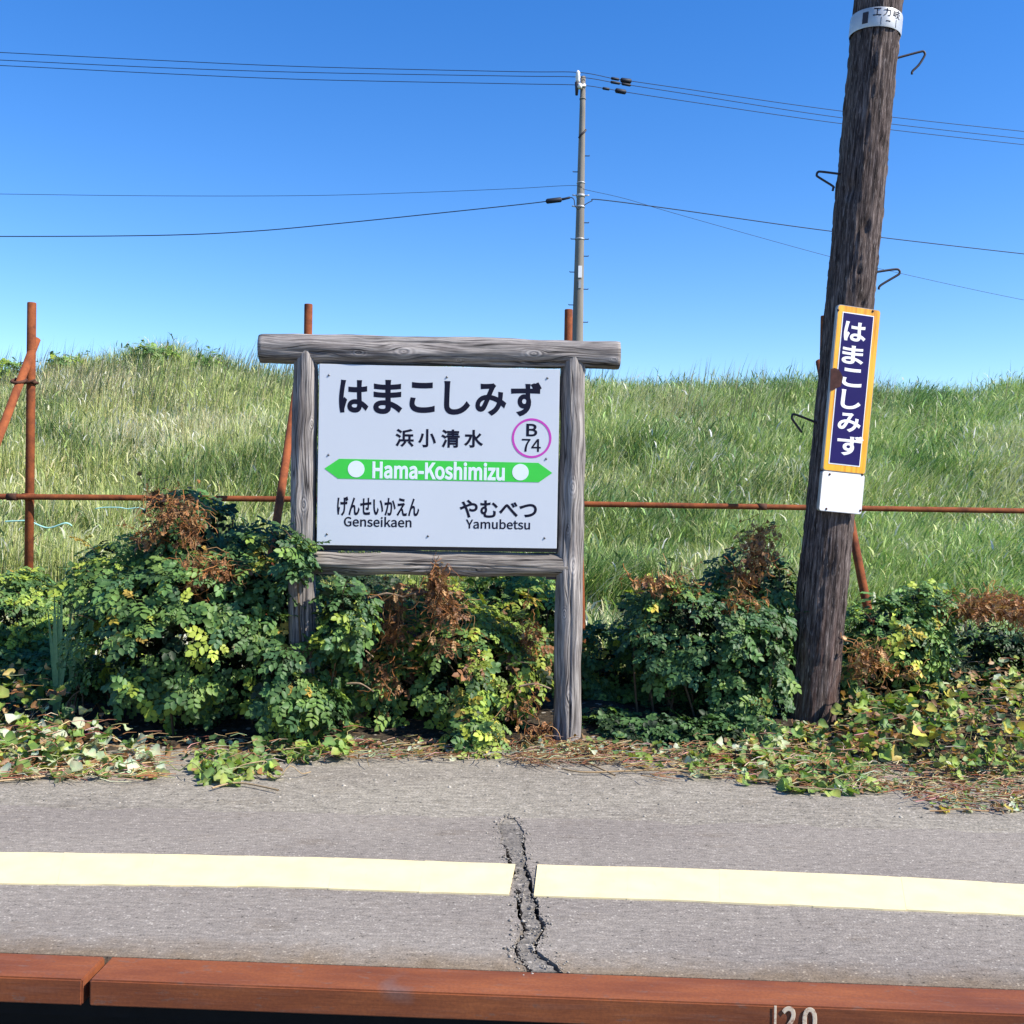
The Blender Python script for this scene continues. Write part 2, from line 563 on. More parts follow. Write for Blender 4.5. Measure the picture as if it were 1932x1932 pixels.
def cp(cx, cy):                                    # crack survey points
    p = ground(644 + cx / 3.0, 1481.2 + cy / 3.0)
    return (p.x, p.y)
crack_l = [(1050, 1045), (1015, 1000), (985, 960), (970, 920), (985, 880), (1010, 840), (1025, 800), (995, 740),
           (990, 640), (985, 600), (972, 560), (960, 500), (942, 440), (935, 410), (930, 360), (900, 330), (905, 280), (885, 235), (905, 200), (932, 172)]
crack_r = [(1255, 1048), (1180, 990), (1110, 940), (1115, 890), (1145, 830), (1160, 780), (1120, 740), (1120, 680),
           (1105, 640), (1090, 620), (1080, 540), (1050, 460), (1050, 410), (1045, 360), (1040, 290), (1020, 230), (988, 198), (946, 170)]
CLW = [cp(*p) for p in crack_l]
CRW = [cp(*p) for p in crack_r]

def jag(pts, amp, n=4, seed=0):
    rr = random.Random(seed)
    out = []
    for (x0, y0), (x1, y1) in zip(pts[:-1], pts[1:]):
        for k in range(n):
            t = k / n
            j = 0 if k == 0 else amp
            out.append((x0 + (x1 - x0) * t + rr.uniform(-j, j), y0 + (y1 - y0) * t + rr.uniform(-j, j) * 0.6))
    out.append(pts[-1])
    return out
CLJ, CRJ = jag(CLW, 0.0035, 4, 1), jag(CRW, 0.0035, 4, 2)

def t_on(fn, x):
    a, b = fn(0), fn(1)
    return (x - a.x) / (b.x - a.x)
def wob_line(fn, t0, t1, amp, n, seed):
    rr = random.Random(seed)
    return [(fn(t0 + (t1 - t0) * k / n).x, fn(t0 + (t1 - t0) * k / n).y + rr.uniform(-amp, amp)) for k in range(n + 1)]
tl, tr_ = t_on(L_IN, CLW[0][0]), t_on(L_IN, CRW[0][0])
tlt, trt = t_on(L_STR, CLW[-1][0]), t_on(L_STR, CRW[-1][0])
# left slab: along the edge beam, up the crack, back along the seam
left = [tuple(L_IN(T0))] + [tuple(L_IN(tl))] + CLJ[1:] + list(reversed(wob_line(L_STR, T0, tlt, 0.03, 160, 4)))
right = [tuple(L_IN(tr_)), tuple(L_IN(T1))] + list(reversed(wob_line(L_STR, trt, T1, 0.03, 160, 5))) + list(reversed(CRJ[1:]))
for nm, pts in (('platform_surface', left), ('platform_surface', right)):
    o = link(nm, prism(nm, pts, -0.06, 0.0), M_ASPHALT)
    tag(o, kind='structure')
# mortar filling of the crack, pulled back from the slab edges so that a dark gap stays open
def inset(pts, dx, seed):
    rr = random.Random(seed)
    return [(x + dx * rr.uniform(0.55, 1.4), y) for x, y in pts]
ml = inset(CLJ, 0.014, 8)
mr = inset(CRJ, -0.015, 9)
for i in range(len(ml)):
    if i > 15 * 4 or 38 < i < 44 : ml[i] = (CLJ[i][0] - 0.002, CLJ[i][1])
for i in range(len(mr)):
    if i > 13.6 * 4 or i in range(46, 50): mr[i] = (CRJ[i][0] + 0.002, CRJ[i][1])
mort = ml + list(reversed(mr))
tag(link('crack_repair', prism('crack_repair', mort, -0.05, -0.005), M_MORTAR), kind='structure')
# old rough asphalt behind, running back under the shrubs
back = wob_line(L_STR, T0, T1, 0.012, 90, 6)
rough_pts = [(x, y - 0.05) for x, y in back] + [(back[-1][0], 6.3), (back[0][0], 6.3)]
tag(link('platform_margin', prism('platform_margin', rough_pts, -0.2, -0.003), M_ROUGH), kind='structure')
# bedding under the slabs (bottom of the cracks) and the recessed platform wall
bed = [tuple(L_IN(T0)), tuple(L_IN(T1)), (back[-1][0], back[-1][1] - 0.055), (back[0][0], back[0][1] - 0.055)]
tag(link('platform_bedding', prism('platform_bedding', bed, -0.16, -0.063), M_SHADE_SOIL), kind='structure')
def off(fn, t, dy):
    p = fn(t); return (p.x, p.y + dy)
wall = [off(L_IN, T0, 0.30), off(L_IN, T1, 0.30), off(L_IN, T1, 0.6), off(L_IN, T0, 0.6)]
tag(link('platform_wall', prism('platform_wall', wall, -1.05, -0.162), M_SHADE_SOIL), kind='structure')

# ---- terrain: track bed, level strip, grassy bank, land beyond
CREST_PX = [(-400, 700), (0, 688), (80, 676), (150, 672), (290, 642), (400, 672), (550, 684), (830, 690), (1110, 699), (1300, 704), (1400, 712),
            (1530, 709), (1650, 713), (1750, 710), (1932, 718), (2300, 725)]
CREST_D = 17.0
CX = [at(x, y, CREST_D).x for x, y in CREST_PX]
CZ = [at(x, y, CREST_D).z for x, y in CREST_PX]
def sstep(a, b, x):
    t = np.clip((x - a) / (b - a), 0, 1); return t * t * (3 - 2 * t)
def terrain(x, y):
    x = np.asarray(x, float); y = np.asarray(y, float)
    top = np.interp(x, CX, CZ) - 0.62
    low = 0.85 * sstep(8.0, 12.6, y)
    z = -0.03 + low + (top - 0.82) * np.clip((y - 11.4) / (CREST_D - 11.4), 0, 1) ** 0.9
    z = np.where(y > CREST_D, top + 0.0 * y - 0.03 * (y - CREST_D) * sstep(CREST_D, 26, y), z)
    z = np.where(y > 60, np.maximum(z, -2.0), z)
    z = z + 0.10 * np.sin(x * 1.3 + y * 0.9) * sstep(8, 11, y) * sstep(40, 20, y) * 0.6
    z = np.where(y < 6.2, -0.22, z)
    z = np.where(y < 3.05, -1.0, z)
    return z
xs = np.concatenate([np.linspace(-900, -30, 12), np.linspace(-28, 28, 113), np.linspace(30, 900, 12)])
ys = np.concatenate([np.linspace(-600, -20, 8), np.array([-10, 0, 1.5, 2.9, 3.0, 3.06, 4, 5, 6.1, 6.25]), np.linspace(6.5, 20, 55), np.linspace(21, 60, 14), np.linspace(80, 1500, 12)])
GX, GY = np.meshgrid(xs, ys)
GZ = terrain(GX, GY)
V = np.stack([GX.ravel(), GY.ravel(), GZ.ravel()], 1)
nx, ny = len(xs), len(ys)
idx = np.arange(nx * ny).reshape(ny, nx)
Q = np.stack([idx[:-1, :-1].ravel(), idx[:-1, 1:].ravel(), idx[1:, 1:].ravel(), idx[1:, :-1].ravel()], 1)
me = mesh_np('ground', V, Q, smooth=True)
gm = Mat('grassy_ground', 0.95, 0.1)
_co = gm.coord()
gm.col(gm.ramp(gm.noise(_co, 3.0, 6), [(0.3, (0.03, 0.045, 0.014)), (0.55, (0.06, 0.085, 0.025)), (0.75, (0.13, 0.12, 0.05))]))
gm.bump(gm.noise(_co, 30, 4), 0.8, 0.05)
me.materials.append(gm.m); me.materials.append(M_BALLAST)
mi = np.zeros(len(Q), dtype=np.int32)
mi[GY[:-1, :-1].ravel() < 3.0] = 1
me.polygons.foreach_set('material_index', mi)
tag(link('ground', me), kind='structure')

# ================================================================== GRASS
def fnoise(x, y, s, seed):
    """cheap smooth value noise on arrays, 0..1"""
    rs = np.random.default_rng(seed)
    tab = rs.random((64, 64))
    u, v = x / s + 1000, y / s + 1000
    i, j = np.floor(u).astype(int), np.floor(v).astype(int)
    fu, fv = u - i, v - j
    fu, fv = fu * fu * (3 - 2 * fu), fv * fv * (3 - 2 * fv)
    g = lambda a, b: tab[a % 64, b % 64]
    return (g(i, j) * (1 - fu) + g(i + 1, j) * fu) * (1 - fv) + (g(i, j + 1) * (1 - fu) + g(i + 1, j + 1) * fu) * fv

def blades(P, h, w, lean_dir, lean, face, base_c, tip_c):
    """P (n,3) roots; returns V, T, C of curved tapering blades"""
    n = len(P)
    ts = np.array([0.0, 0.4, 0.75, 1.0])
    wd = np.array([0.75, 1.0, 0.6, 0.0])
    side = np.stack([np.cos(face), np.sin(face), np.zeros(n)], 1)
    ld = np.stack([np.cos(lean_dir), np.sin(lean_dir), np.zeros(n)], 1)
    V = np.zeros((n, 7, 3)); C = np.zeros((n, 7, 3))
    k = 0
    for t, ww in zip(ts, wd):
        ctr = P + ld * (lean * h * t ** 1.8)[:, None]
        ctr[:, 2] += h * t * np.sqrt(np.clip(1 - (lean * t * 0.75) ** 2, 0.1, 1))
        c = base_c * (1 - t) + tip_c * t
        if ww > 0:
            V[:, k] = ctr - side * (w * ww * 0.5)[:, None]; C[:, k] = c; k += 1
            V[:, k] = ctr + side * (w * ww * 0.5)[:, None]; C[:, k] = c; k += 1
        else:
            V[:, k] = ctr; C[:, k] = c
    T0_ = np.array([(0, 1, 3), (0, 3, 2), (2, 3, 5), (2, 5, 4), (4, 5, 6)])
    T = (T0_[None] + (np.arange(n) * 7)[:, None, None]).reshape(-1, 3)
    return V.reshape(-1, 3), T, C.reshape(-1, 3)

def grass_field(n, y0, y1, seed, hlo, hhi, wlo, whi, name, label):
    rg = np.random.default_rng(seed)
    # density falls with distance so that it is even as seen from the platform
    y = y0 * (y1 / y0) ** rg.random(n)
    x = (rg.random(n) * 2 - 1) * (0.56 * y + 1.0)
    clump = fnoise(x, y, 0.35, seed + 1)
    keep = rg.random(n) < 0.35 + 0.9 * clump
    x, y, clump = x[keep], y[keep], clump[keep]
    n = len(x)
    z = terrain(x, y) - 0.02
    big = fnoise(x, y, 2.2, seed + 2); med = fnoise(x, y, 0.8, seed + 3); bigh = fnoise(x, y, 1.4, seed + 4)
    h = (hlo + (hhi - hlo) * (0.55 * bigh + 0.45 * rg.random(n))) * (0.75 + 0.5 * clump)
    w = wlo + (whi - wlo) * rg.random(n)
    xr = np.clip((x / (0.5 * y) + 1) / 2, 0, 1)                 # 0 at left, 1 at right of the view
    ldir = rg.normal(0.1, 1.15, n) + (1 - xr) * rg.normal(0, 0.9, n)
    lean = np.clip(0.22 + 0.38 * xr + 0.25 * (med - 0.5) + rg.normal(0, 0.22, n), 0.03, 1.0)
    face = rg.normal(0.0, 1.2, n)
    pal = np.array([(0.33, 0.39, 0.17), (0.19, 0.27, 0.11), (0.065, 0.12, 0.055), (0.50, 0.53, 0.31), (0.56, 0.50, 0.33), (0.66, 0.60, 0.44)])
    straw = np.clip(0.15 - 0.05 * xr + 1.0 * (big - 0.55) * (big > 0.55) * 2.2 + 0.3 * np.exp(-((y - 11.9) / 0.5) ** 2) * (xr > .5), 0.04, 0.7)
    q = rg.random(n)
    r2 = rg.random(n)
    darkp = np.clip(0.33 + 1.9 * (med - 0.5), 0.05, 0.85)
    k = np.where(q < straw, np.where(r2 < 0.6, 4, 5),
        np.where(rg.random(n) < darkp, np.where(r2 < 0.5, 2, 1), np.where(r2 < 0.55, 0, np.where(r2 < 0.8, 3, 1))))
    tip = pal[k] * (0.55 + 0.8 * rg.random((n, 1)) ** 1.3)
    tip[:, 0] *= 1.04 - 0.14 * xr
    tip[:, 1] *= 1.04 + 0.10 * xr
    tip = np.clip(tip * np.array([[1.36, 1.27, 1.10]]), 0, 0.62)
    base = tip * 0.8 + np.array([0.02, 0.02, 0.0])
    V, T, C = blades(np.stack([x, y, z], 1), h, w, ldir, lean, face, base, tip)
    # short broad leaves and bent tips high in the sward, pointing every way
    m_ = n // 5
    sel = rg.choice(n, m_, replace=False)
    P2 = np.stack([x[sel] + rg.normal(0, .1, m_), y[sel] + rg.normal(0, .1, m_), z[sel] + h[sel] * rg.uniform(0.35, 0.95, m_)], 1)
    c2_ = np.clip(tip[sel] * rg.uniform(0.6, 1.3, (m_, 1)), 0, 0.55)
    V2, T2, C2_ = blades(P2, rg.uniform(0.05, 0.17, m_), rg.uniform(0.009, 0.024, m_), rg.uniform(0, 6.283, m_), rg.uniform(0.4, 1.3, m_), rg.uniform(0, 3.14, m_), c2_, c2_)
    V = np.concatenate([V, V2]); T = np.concatenate([T, T2 + n * 7]); C = np.concatenate([C, C2_])
    o = link(name, mesh_np(name, V, T, C), M_GRASS)
    tag(o, label, 'grass', kind='stuff')
    return o
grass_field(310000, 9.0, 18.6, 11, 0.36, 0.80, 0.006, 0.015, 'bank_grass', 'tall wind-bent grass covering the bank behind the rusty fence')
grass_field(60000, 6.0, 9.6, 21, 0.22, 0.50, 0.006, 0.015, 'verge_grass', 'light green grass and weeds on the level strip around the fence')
# a few taller reeds standing up from the crest and left face
def reeds():
    rg = np.random.default_rng(5)
    n = 5200
    y = rg.uniform(14.0, 17.6, n)
    x = rg.uniform(-10, 10, n)
    g = fnoise(x, y, 1.1, 77)
    keep = (rg.random(n) < np.where(x < -1.5, 0.9, 0.35)) & (g > 0.35)
    x, y, g = x[keep], y[keep], g[keep]; n = len(x)
    h = rg.uniform(0.75, 1.05, n) * (0.7 + 0.45 * g)
    c = np.where(rg.random((n, 1)) < 0.45, np.array([[0.38, 0.34, 0.20]]), np.array([[0.13, 0.19, 0.07]]))
    V, T, C = blades(np.stack([x, y, terrain(x, y)], 1), h, rg.uniform(0.008, 0.014, n), rg.normal(0.2, 0.6, n),
                     rg.uniform(0.05, 0.35, n), rg.normal(0, 0.5, n), c * 0.9, c)
    tag(link('reeds', mesh_np('reeds', V, T, C), M_GRASS), 'thin upright reeds along the top of the bank', 'reeds', kind='stuff')
reeds()

# ================================================================== PIPE FENCE
def make_fence():
    d_of = lambda x: 7.35 + (x - 60) * 0.00035
    posts_px = [(60, 571), (582, 574), (1073, 584), (1556, 596), (-460, 566), (2030, 610)]
    b0 = at(60, 940, d_of(60))
    root = empty('pipe_fence', (b0.x, b0.y, 0))
    tag(root, 'rusty brown steel pipe fence with one rail and slanting braces', 'fence')
    r = 0.0305
    for x, yt in posts_px:
        top = at(x, yt, d_of(x))
        bot = Vector((top.x, top.y, -0.25))
        link('post', tube('post', [bot, top - Vector((0, 0, 0.004)), top], [r, r, r * 0.93], 16), M_RUST, root, True)
    # rail, slightly in front of the posts
    rl = []
    for x, y in ((-700, 925), (0, 937), (582, 942), (1103, 951), (1932, 964), (2500, 972)):
        p = at(x, y, d_of(x)); rl.append(p + Vector((0, -0.052, 0)))
    link('rail', tube('rail', rl, 0.0215, 14), M_RUST, root, True)
    # rail coupling; second dark sleeve stands in for the post's shadow on the rail
    for x, y in ((1434, 956), (30, 937.5)):
        p = at(x, y, d_of(x)) + Vector((0, -0.052, 0))
        link('coupling_and_shadow_mark', tube('coupling_and_shadow_mark', [p - Vector((0.035, 0, 0)), p + Vector((0.035, 0, 0))], 0.0265, 14), M_RUSTD, root, True)
    # braces come down towards the platform
    for x, yt, xb, dfoot in ((69, 640, 0, 6.1), (566, 690, 0, 6.15), (1546, 682, 0, 6.25), (1085, 690, 0, 6.2)):
        top = at(x, yt, d_of(x) + (0.05 if x == 69 else -0.06))
        foot = Vector((top.x, dfoot, -0.05))
        if x == 69:
            foot.x -= 0.2
        link('brace', tube('brace', [foot, top], 0.0285, 14), M_RUST, root, True)
    # clamps tying brace and post, and rail to post
    for x, y in ((60, 722), (582, 728), (1073, 740), (1556, 745)):
        p = at(x, y, d_of(x))
        pts = [p + Vector((math.cos(a) * 0.037, math.sin(a) * 0.037, 0)) for a in np.linspace(0, 2 * math.pi, 15)]
        link('clamp', tube('clamp', pts, 0.011, 8, False), M_RUSTD, root, True)
        q = p + Vector((-0.035, -0.12, 0.0))
        pts = [q + Vector((math.cos(a) * 0.045, math.sin(a) * 0.05, 0.02 * math.sin(a))) for a in np.linspace(0, 2 * math.pi, 15)]
        link('clamp', tube('clamp', pts, 0.011, 8, False), M_RUSTD, root, True)
        link('clamp_bolt', tube('clamp_bolt', [p + Vector((-0.06, -0.05, -0.02)), p + Vector((0.05, -0.05, 0.015))], 0.008, 6), M_RUSTD, root, True)
    for x, y in ((60, 938), (582, 943), (1073, 950), (1556, 958)):
        p = at(x, y, d_of(x)) + Vector((0, -0.03, 0.0))
        link('bracket', tube('bracket', [p + Vector((-0.045, -0.025, 0.018)), p + Vector((0.045, -0.025, 0.018))], 0.010, 8), M_RUST, root, True)
    return root
make_fence()

# ================================================================== STATION SIGN
SIGN_YAW = R(2.7)
sx_, sy_ = Vector((math.cos(SIGN_YAW), math.sin(SIGN_YAW), 0)), Vector((-math.sin(SIGN_YAW), math.cos(SIGN_YAW), 0))
_b = ground(1072, 1404)
S0 = Vector((0, 0, 0)) + at(829, 900, 5.15); S0.z = 0
S0 = Vector((_b.x, _b.y + 0.06, 0)) - sx_ * 0.66                # centre line of the frame
def s_loc(x, y, off=0.0):
    """survey point on the plane of the sign (off metres towards the camera) -> local (s, z)"""
    p = on_plane(x, y, S0 - sy_ * off, -sy_)
    return (p - S0).dot(sx_), p.z

def log_obj(name, p0, p1, r0, r1, mat, parent, seed, nlen=80, ns=96, amp=0.0042, v0=0.0, sag=0.0, grooves=()):
    """round timber in the local space of parent; v=0 faces -Y at the seam opposite"""
    p0, p1 = Vector(p0), Vector(p1)
    d = (p1 - p0); L = d.length; d.normalize()
    front = Vector((0, -1, 0))
    w = d.cross(front).normalized()
    bm = bmesh.new()
    uvl = bm.loops.layers.uv.new('UVMap')
    rings = []
    for i in range(nlen + 1):
        t = i / nlen
        c = p0 + d * (L * t) + w * (sag * math.sin(t * 3.1) )
        r = r0 + (r1 - r0) * t
        ring = []
        for k in range(ns):
            a = 2 * math.pi * k / ns + math.pi
            n = front * math.cos(a) + w * math.sin(a)
            q = Vector((t * L * 2.2, math.cos(a) * 1.1, math.sin(a) * 1.1))
            rr = r + amp * 2.2 * (mnoise.noise(q * 1.5 + Vector((seed * 9.1, 0, 0)))) + amp * mnoise.noise(Vector((t * L * 6, math.cos(a) * 5, math.sin(a) * 5 + seed)))
            for gi, (g0, g1, ga, gd) in enumerate(grooves):
                if g0 < t < g1:
                    fade = min(1.0, (t - g0) * 12, (g1 - t) * 12)
                    gc = ga + 0.16 * mnoise.noise(Vector((t * 6, gi * 3.7, seed)))
                    da = (a - 2 * math.pi - gc + math.pi) % (2 * math.pi) - math.pi
                    rr -= gd * fade * math.exp(-(da / 0.055) ** 2)
            if i in (0, nlen):
                rr -= 0.002
            ring.append(bm.verts.new(c + n * rr))
        rings.append(ring)
        if i in (0, nlen):
            pass
    rm = (r0 + r1) / 2
    for i in range(nlen):
        for k in range(ns):
            k2 = (k + 1) % ns
            f = bm.faces.new((rings[i][k], rings[i][k2], rings[i + 1][k2], rings[i + 1][k]))
            f.smooth = True
            uv = [(i, k), (i, k + 1), (i + 1, k + 1), (i + 1, k)]
            for lp, (a, b) in zip(f.loops, uv):
                lp[uvl].uv = (a / nlen * L, (b / ns - 0.5) * 2 * math.pi * rm)
    for i, ring in ((0, rings[0]), (nlen, rings[-1])):
        f = bm.faces.new(ring)
        for lp, v in zip(f.loops, ring):
            lp[uvl].uv = (((v.co - p0).x) * 0.3, (v.co.y) * 0.6)
    me = bm_mesh(name, bm)
    return link(name, me, mat, parent)

sign = empty('station_sign', S0, SIGN_YAW)
tag(sign, 'white railway station name board in a weathered grey log frame', 'station sign')
# posts
def spt(x, y): 
    s, z = s_loc(x, y); return Vector((s, 0, z))
lt, rt_ = spt(577, 662), spt(1082, 668)
lb, rb = spt(569, 1200), spt(1071, 1300)
def extend(a, b, z):                                            # point on line a-b at height z
    t = (z - a.z) / (b.z - a.z); return a + (b - a) * t
M_LOG1 = wood_log('weathered_log_left_post', [(1.32, 0.01, 0.054, 0.026), (0.55, -0.03, 0.047, 0.023), (1.72, 0.045, 0.041, 0.019), (1.02, 0.03, 0.041, 0.018)], 1.0)
M_LOG2 = wood_log('weathered_log_right_post', [(1.43, 0.0, 0.061, 0.026), (1.04, 0.012, 0.074, 0.029), (0.80, -0.03, 0.041, 0.018), (0.38, 0.0, 0.068, 0.026), (1.22, -0.02, 0.041, 0.018)], 4.0)
M_LOG3 = wood_log('weathered_log_top_bar', [(0.49, 0.020, 0.047, 0.021), (0.71, 0.012, 0.074, 0.034), (1.35, 0.010, 0.068, 0.029), (0.98, 0.05, 0.027, 0.013), (1.75, 0.03, 0.027, 0.016)], 8.0)
M_LOG4 = wood_log('weathered_log_bottom_bar', [(0.85, 0.03, 0.054, 0.021), (0.25, 0.055, 0.068, 0.021), (1.12, 0.055, 0.061, 0.018)], 12.0,
                  (0.42, 0.375, 0.33), (0.24, 0.215, 0.19))
log_obj('post', extend(lt, lb, -0.15), extend(lt, lb, lt.z), 0.066, 0.062, M_LOG1, sign, 1, grooves=((0.55, 0.98, -0.75, 0.010), (0.1, 0.5, 0.5, 0.008)))
log_obj('post', extend(rt_, rb, -0.15), extend(rt_, rb, rt_.z), 0.068, 0.0625, M_LOG2, sign, 2, grooves=((0.05, 0.50, 0.1, 0.016), (0.6, 0.95, -0.5, 0.009), (0.02, 0.3, -0.55, 0.009)))
a, b = spt(491, 657.5), spt(1168, 670.5)
log_obj('crossbar', a, b, 0.0735, 0.0695, M_LOG3, sign, 3, 90, grooves=((0.42, 0.99, 0.85, 0.012), (0.02, 0.3, 0.35, 0.007), (0.3, 0.62, -0.5, 0.008)))
a, b = spt(572, 1059), spt(1076, 1066)
log_obj('crossbar', a, b, 0.062, 0.060, M_LOG4, sign, 4, 70, grooves=((0.0, 0.5, 0.55, 0.012), (0.35, 0.9, 0.2, 0.007)))
# small block under the bottom bar
s_, z_ = s_loc(1040, 1088)
o = link('support_block', box_mesh('support_block', 0.05, 0.05, 0.03, 0.003), M_IRON, sign); o.location = (s_, 0.02, z_)
# board
BOFF = 0.052
def bl(x, y): return s_loc(x, y, BOFF)
tlc, trc, brc, blc = bl(602, 686), bl(1056, 697), bl(1050.5, 1035.5), bl(598, 1028)
bs0, bs1 = (tlc[0] + blc[0]) / 2, (trc[0] + brc[0]) / 2
bz0, bz1 = (blc[1] + brc[1]) / 2, (tlc[1] + trc[1]) / 2
BT = 0.022
board = link('board', box_mesh('board', bs1 - bs0, BT, bz1 - bz0, 0.0015, 1), M_BOARD, sign)
BC = Vector(((bs0 + bs1) / 2, -BOFF + BT / 2, (bz0 + bz1) / 2))
board.location = BC
back_b = link('shade_backing', box_mesh('shade_backing', bs1 - bs0 + 0.01, 0.03, bz1 - bz0 + 0.016), M_IRON, sign)  # dark sheet added behind the board in place of the gap's shade
back_b.location = (BC.x, -BOFF + BT + 0.0155, BC.z - 0.012)

try:                                               # Blender's own bundled sans typeface for the latin lettering
    import os
    LATIN = bpy.data.fonts.load(os.path.join(bpy.utils.system_resource('DATAFILES', path='fonts'), 'Noto Sans CJK Regular.woff2'))
except Exception:
    LATIN = None
def text_arrays(s, bold=0.0):
    cu = bpy.data.curves.new('txt', 'FONT')
    if LATIN is not None and all(ord(c) < 128 for c in s):
        cu.font = LATIN
    cu.body = s
    cu.size = 1.0
    cu.fill_mode = 'BOTH'
    cu.bevel_depth = bold
    cu.bevel_resolution = 1
    cu.resolution_u = 6
    o = bpy.data.objects.new('txt', cu)
    COL.objects.link(o)
    dg = bpy.context.evaluated_depsgraph_get()
    me = bpy.data.meshes.new_from_object(o.evaluated_get(dg))
    V = np.array([v.co[:] for v in me.vertices])
    F = [tuple(p.vertices) for p in me.polygons]
    bpy.data.objects.remove(o); bpy.data.curves.remove(cu); bpy.data.meshes.remove(me)
    return V, F

def fit_text(items, bold):
    """items: (string, x0, x1, z0, z1) in local units -> verts (x, z, relief 0..1), faces"""
    VV, FF = [], []
    for s, x0, x1, z0, z1 in items:
        V, F = text_arrays(s, bold)
        mn, mx = V.min(0), V.max(0)
        q = (V - mn) / np.maximum(mx - mn, 1e-6)
        n0 = len(VV)
        VV += [(x0 + a * (x1 - x0), z0 + c * (z1 - z0), e) for a, c, e in q]
        FF += [tuple(i + n0 for i in f) for f in F]
    return VV, FF

def text_obj(name, VV, FF, y, mat, parent):
    me = bpy.data.meshes.new(name)
    me.from_pydata([(x, y - 0.0007 * e, z) for x, z, e in VV], [], FF)
    return link(name, me, mat, parent)

def flat_obj(name, VV, FF, y, mat, parent):
    me = bpy.data.meshes.new(name)
    me.from_pydata([(x, y, z) for x, z in VV], [], FF)
    bm = bmesh.new(); bm.from_mesh(me)
    bmesh.ops.recalc_face_normals(bm, faces=bm.faces)
    r = bmesh.ops.extrude_face_region(bm, geom=bm.faces[:])
    vs = [g for g in r['geom'] if isinstance(g, bmesh.types.BMVert)]
    bmesh.ops.translate(bm, verts=vs, vec=(0, -0.0008, 0))
    bmesh.ops.recalc_face_normals(bm, faces=bm.faces)
    bm.to_mesh(me); bm.free()
    return link(name, me, mat, parent)

def c2(cx, cy):                                                  # sign close-up survey -> board local
    s, z = bl(476.6 + cx * 0.3667, 611.8 + cy * 0.3667)
    return s - BC.x, z - BC.z
def box2(s, x0, x1, y0, y1):
    xm, ym = (x0 + x1) / 2, (y0 + y1) / 2
    return (s, c2(x0, ym)[0], c2(x1, ym)[0], c2(xm, y1)[1], c2(xm, y0)[1])
YF = -BT / 2 - 0.0004
def letters(items, bold, mat, y=YF, label=None):
    VV, FF = fit_text([box2(*i) for i in items], bold)
    o = text_obj('lettering', VV, FF, y, mat, board)
    if label: o['label'] = label
    return o
letters([('は', 445, 597, 286, 456), ('ま', 622, 771, 286, 462), ('こ', 808, 938, 298, 456), ('し', 985, 1120, 293, 466),
         ('み', 1147, 1306, 303, 471), ('ず', 1329, 1487, 297, 475)], 0.032, M_INK, label='large dark hiragana station name')
letters([('浜', 735, 830, 538, 631), ('小', 852, 944, 539, 633), ('清', 970, 1066, 541, 635), ('水', 1088, 1187, 543, 635)], 0.027, M_INK, label='four dark kanji of the station name')
letters([('B', 1408, 1465, 512, 577)], 0.009, M_INK, label='black letter B inside the ring')
letters([('74', 1385, 1483, 590, 656)], 0.004, M_INK, label='black number 74 inside the ring')
letters([('げんせいかえん', 435, 858, 888, 989)], 0.025, M_INK, label='dark hiragana of the left neighbour station')
letters([('Genseikaen', 470, 818, 990, 1043)], 0.007, M_INK)
letters([('やむべつ', 1065, 1463, 905, 998)], 0.025, M_INK, label='dark hiragana of the right neighbour station')
letters([('Yamubetsu', 1097, 1428, 1003, 1054)], 0.007, M_INK)
# green double arrow with two pale discs and pale name
ar = [c2(370, 742), c2(445, 692), c2(1470, 713), c2(1542, 765), c2(1473, 813), c2(440, 794)]
ar = [(x, z) for x, z in ar]
arrow = flat_obj('line_arrow', ar, [tuple(range(6))], YF, M_GREEN, board)
arrow['label'] = 'green double-headed arrow band'
for cx, cy, rr in ((533, 745, 42), (1378, 761, 42)):
    c = c2(cx, cy); rad = rr * 0.3667 / 1932 * 5.12
    pts = [(c[0] + rad * math.cos(t), c[1] + rad * math.sin(t)) for t in np.linspace(0, 2 * math.pi, 40, endpoint=False)]
    flat_obj('disc', pts, [tuple(range(40))], YF - 0.0010, M_INK_PALE, board)
letters([('Hama-Koshimizu', 616, 1297, 706, 800)], 0.014, M_INK_PALE, YF - 0.0010, 'pale latin station name on the green band')
c = c2(1436, 586); ro, ri = 101 * 0.3667 / 1932 * 5.14, 90 * 0.3667 / 1932 * 5.14
N = 56
pts = [(c[0] + r * math.cos(2 * math.pi * k / N), c[1] + r * math.sin(2 * math.pi * k / N)) for r in (ro, ri) for k in range(N)]
flat_obj('ring', pts, [(k, (k + 1) % N, N + (k + 1) % N, N + k) for k in range(N)], YF, M_PURPLE, board)
bm = bmesh.new()
bmesh.ops.create_uvsphere(bm, u_segments=10, v_segments=6, radius=0.0058)
bmesh.ops.scale(bm, vec=(1, 0.9, 1), verts=bm.verts)
scr = bm_mesh('screw', bm, True); scr.materials.append(M_SCREW)
for cx, cy in ((393, 262), (1000, 272), (1517, 277), (391, 672), (1511, 692), (383, 1080), (903, 1090), (1502, 1100)):
    p = c2(cx, cy)
    o = link('screw', scr, None, board); o.location = (p[0], -BT / 2, p[1])

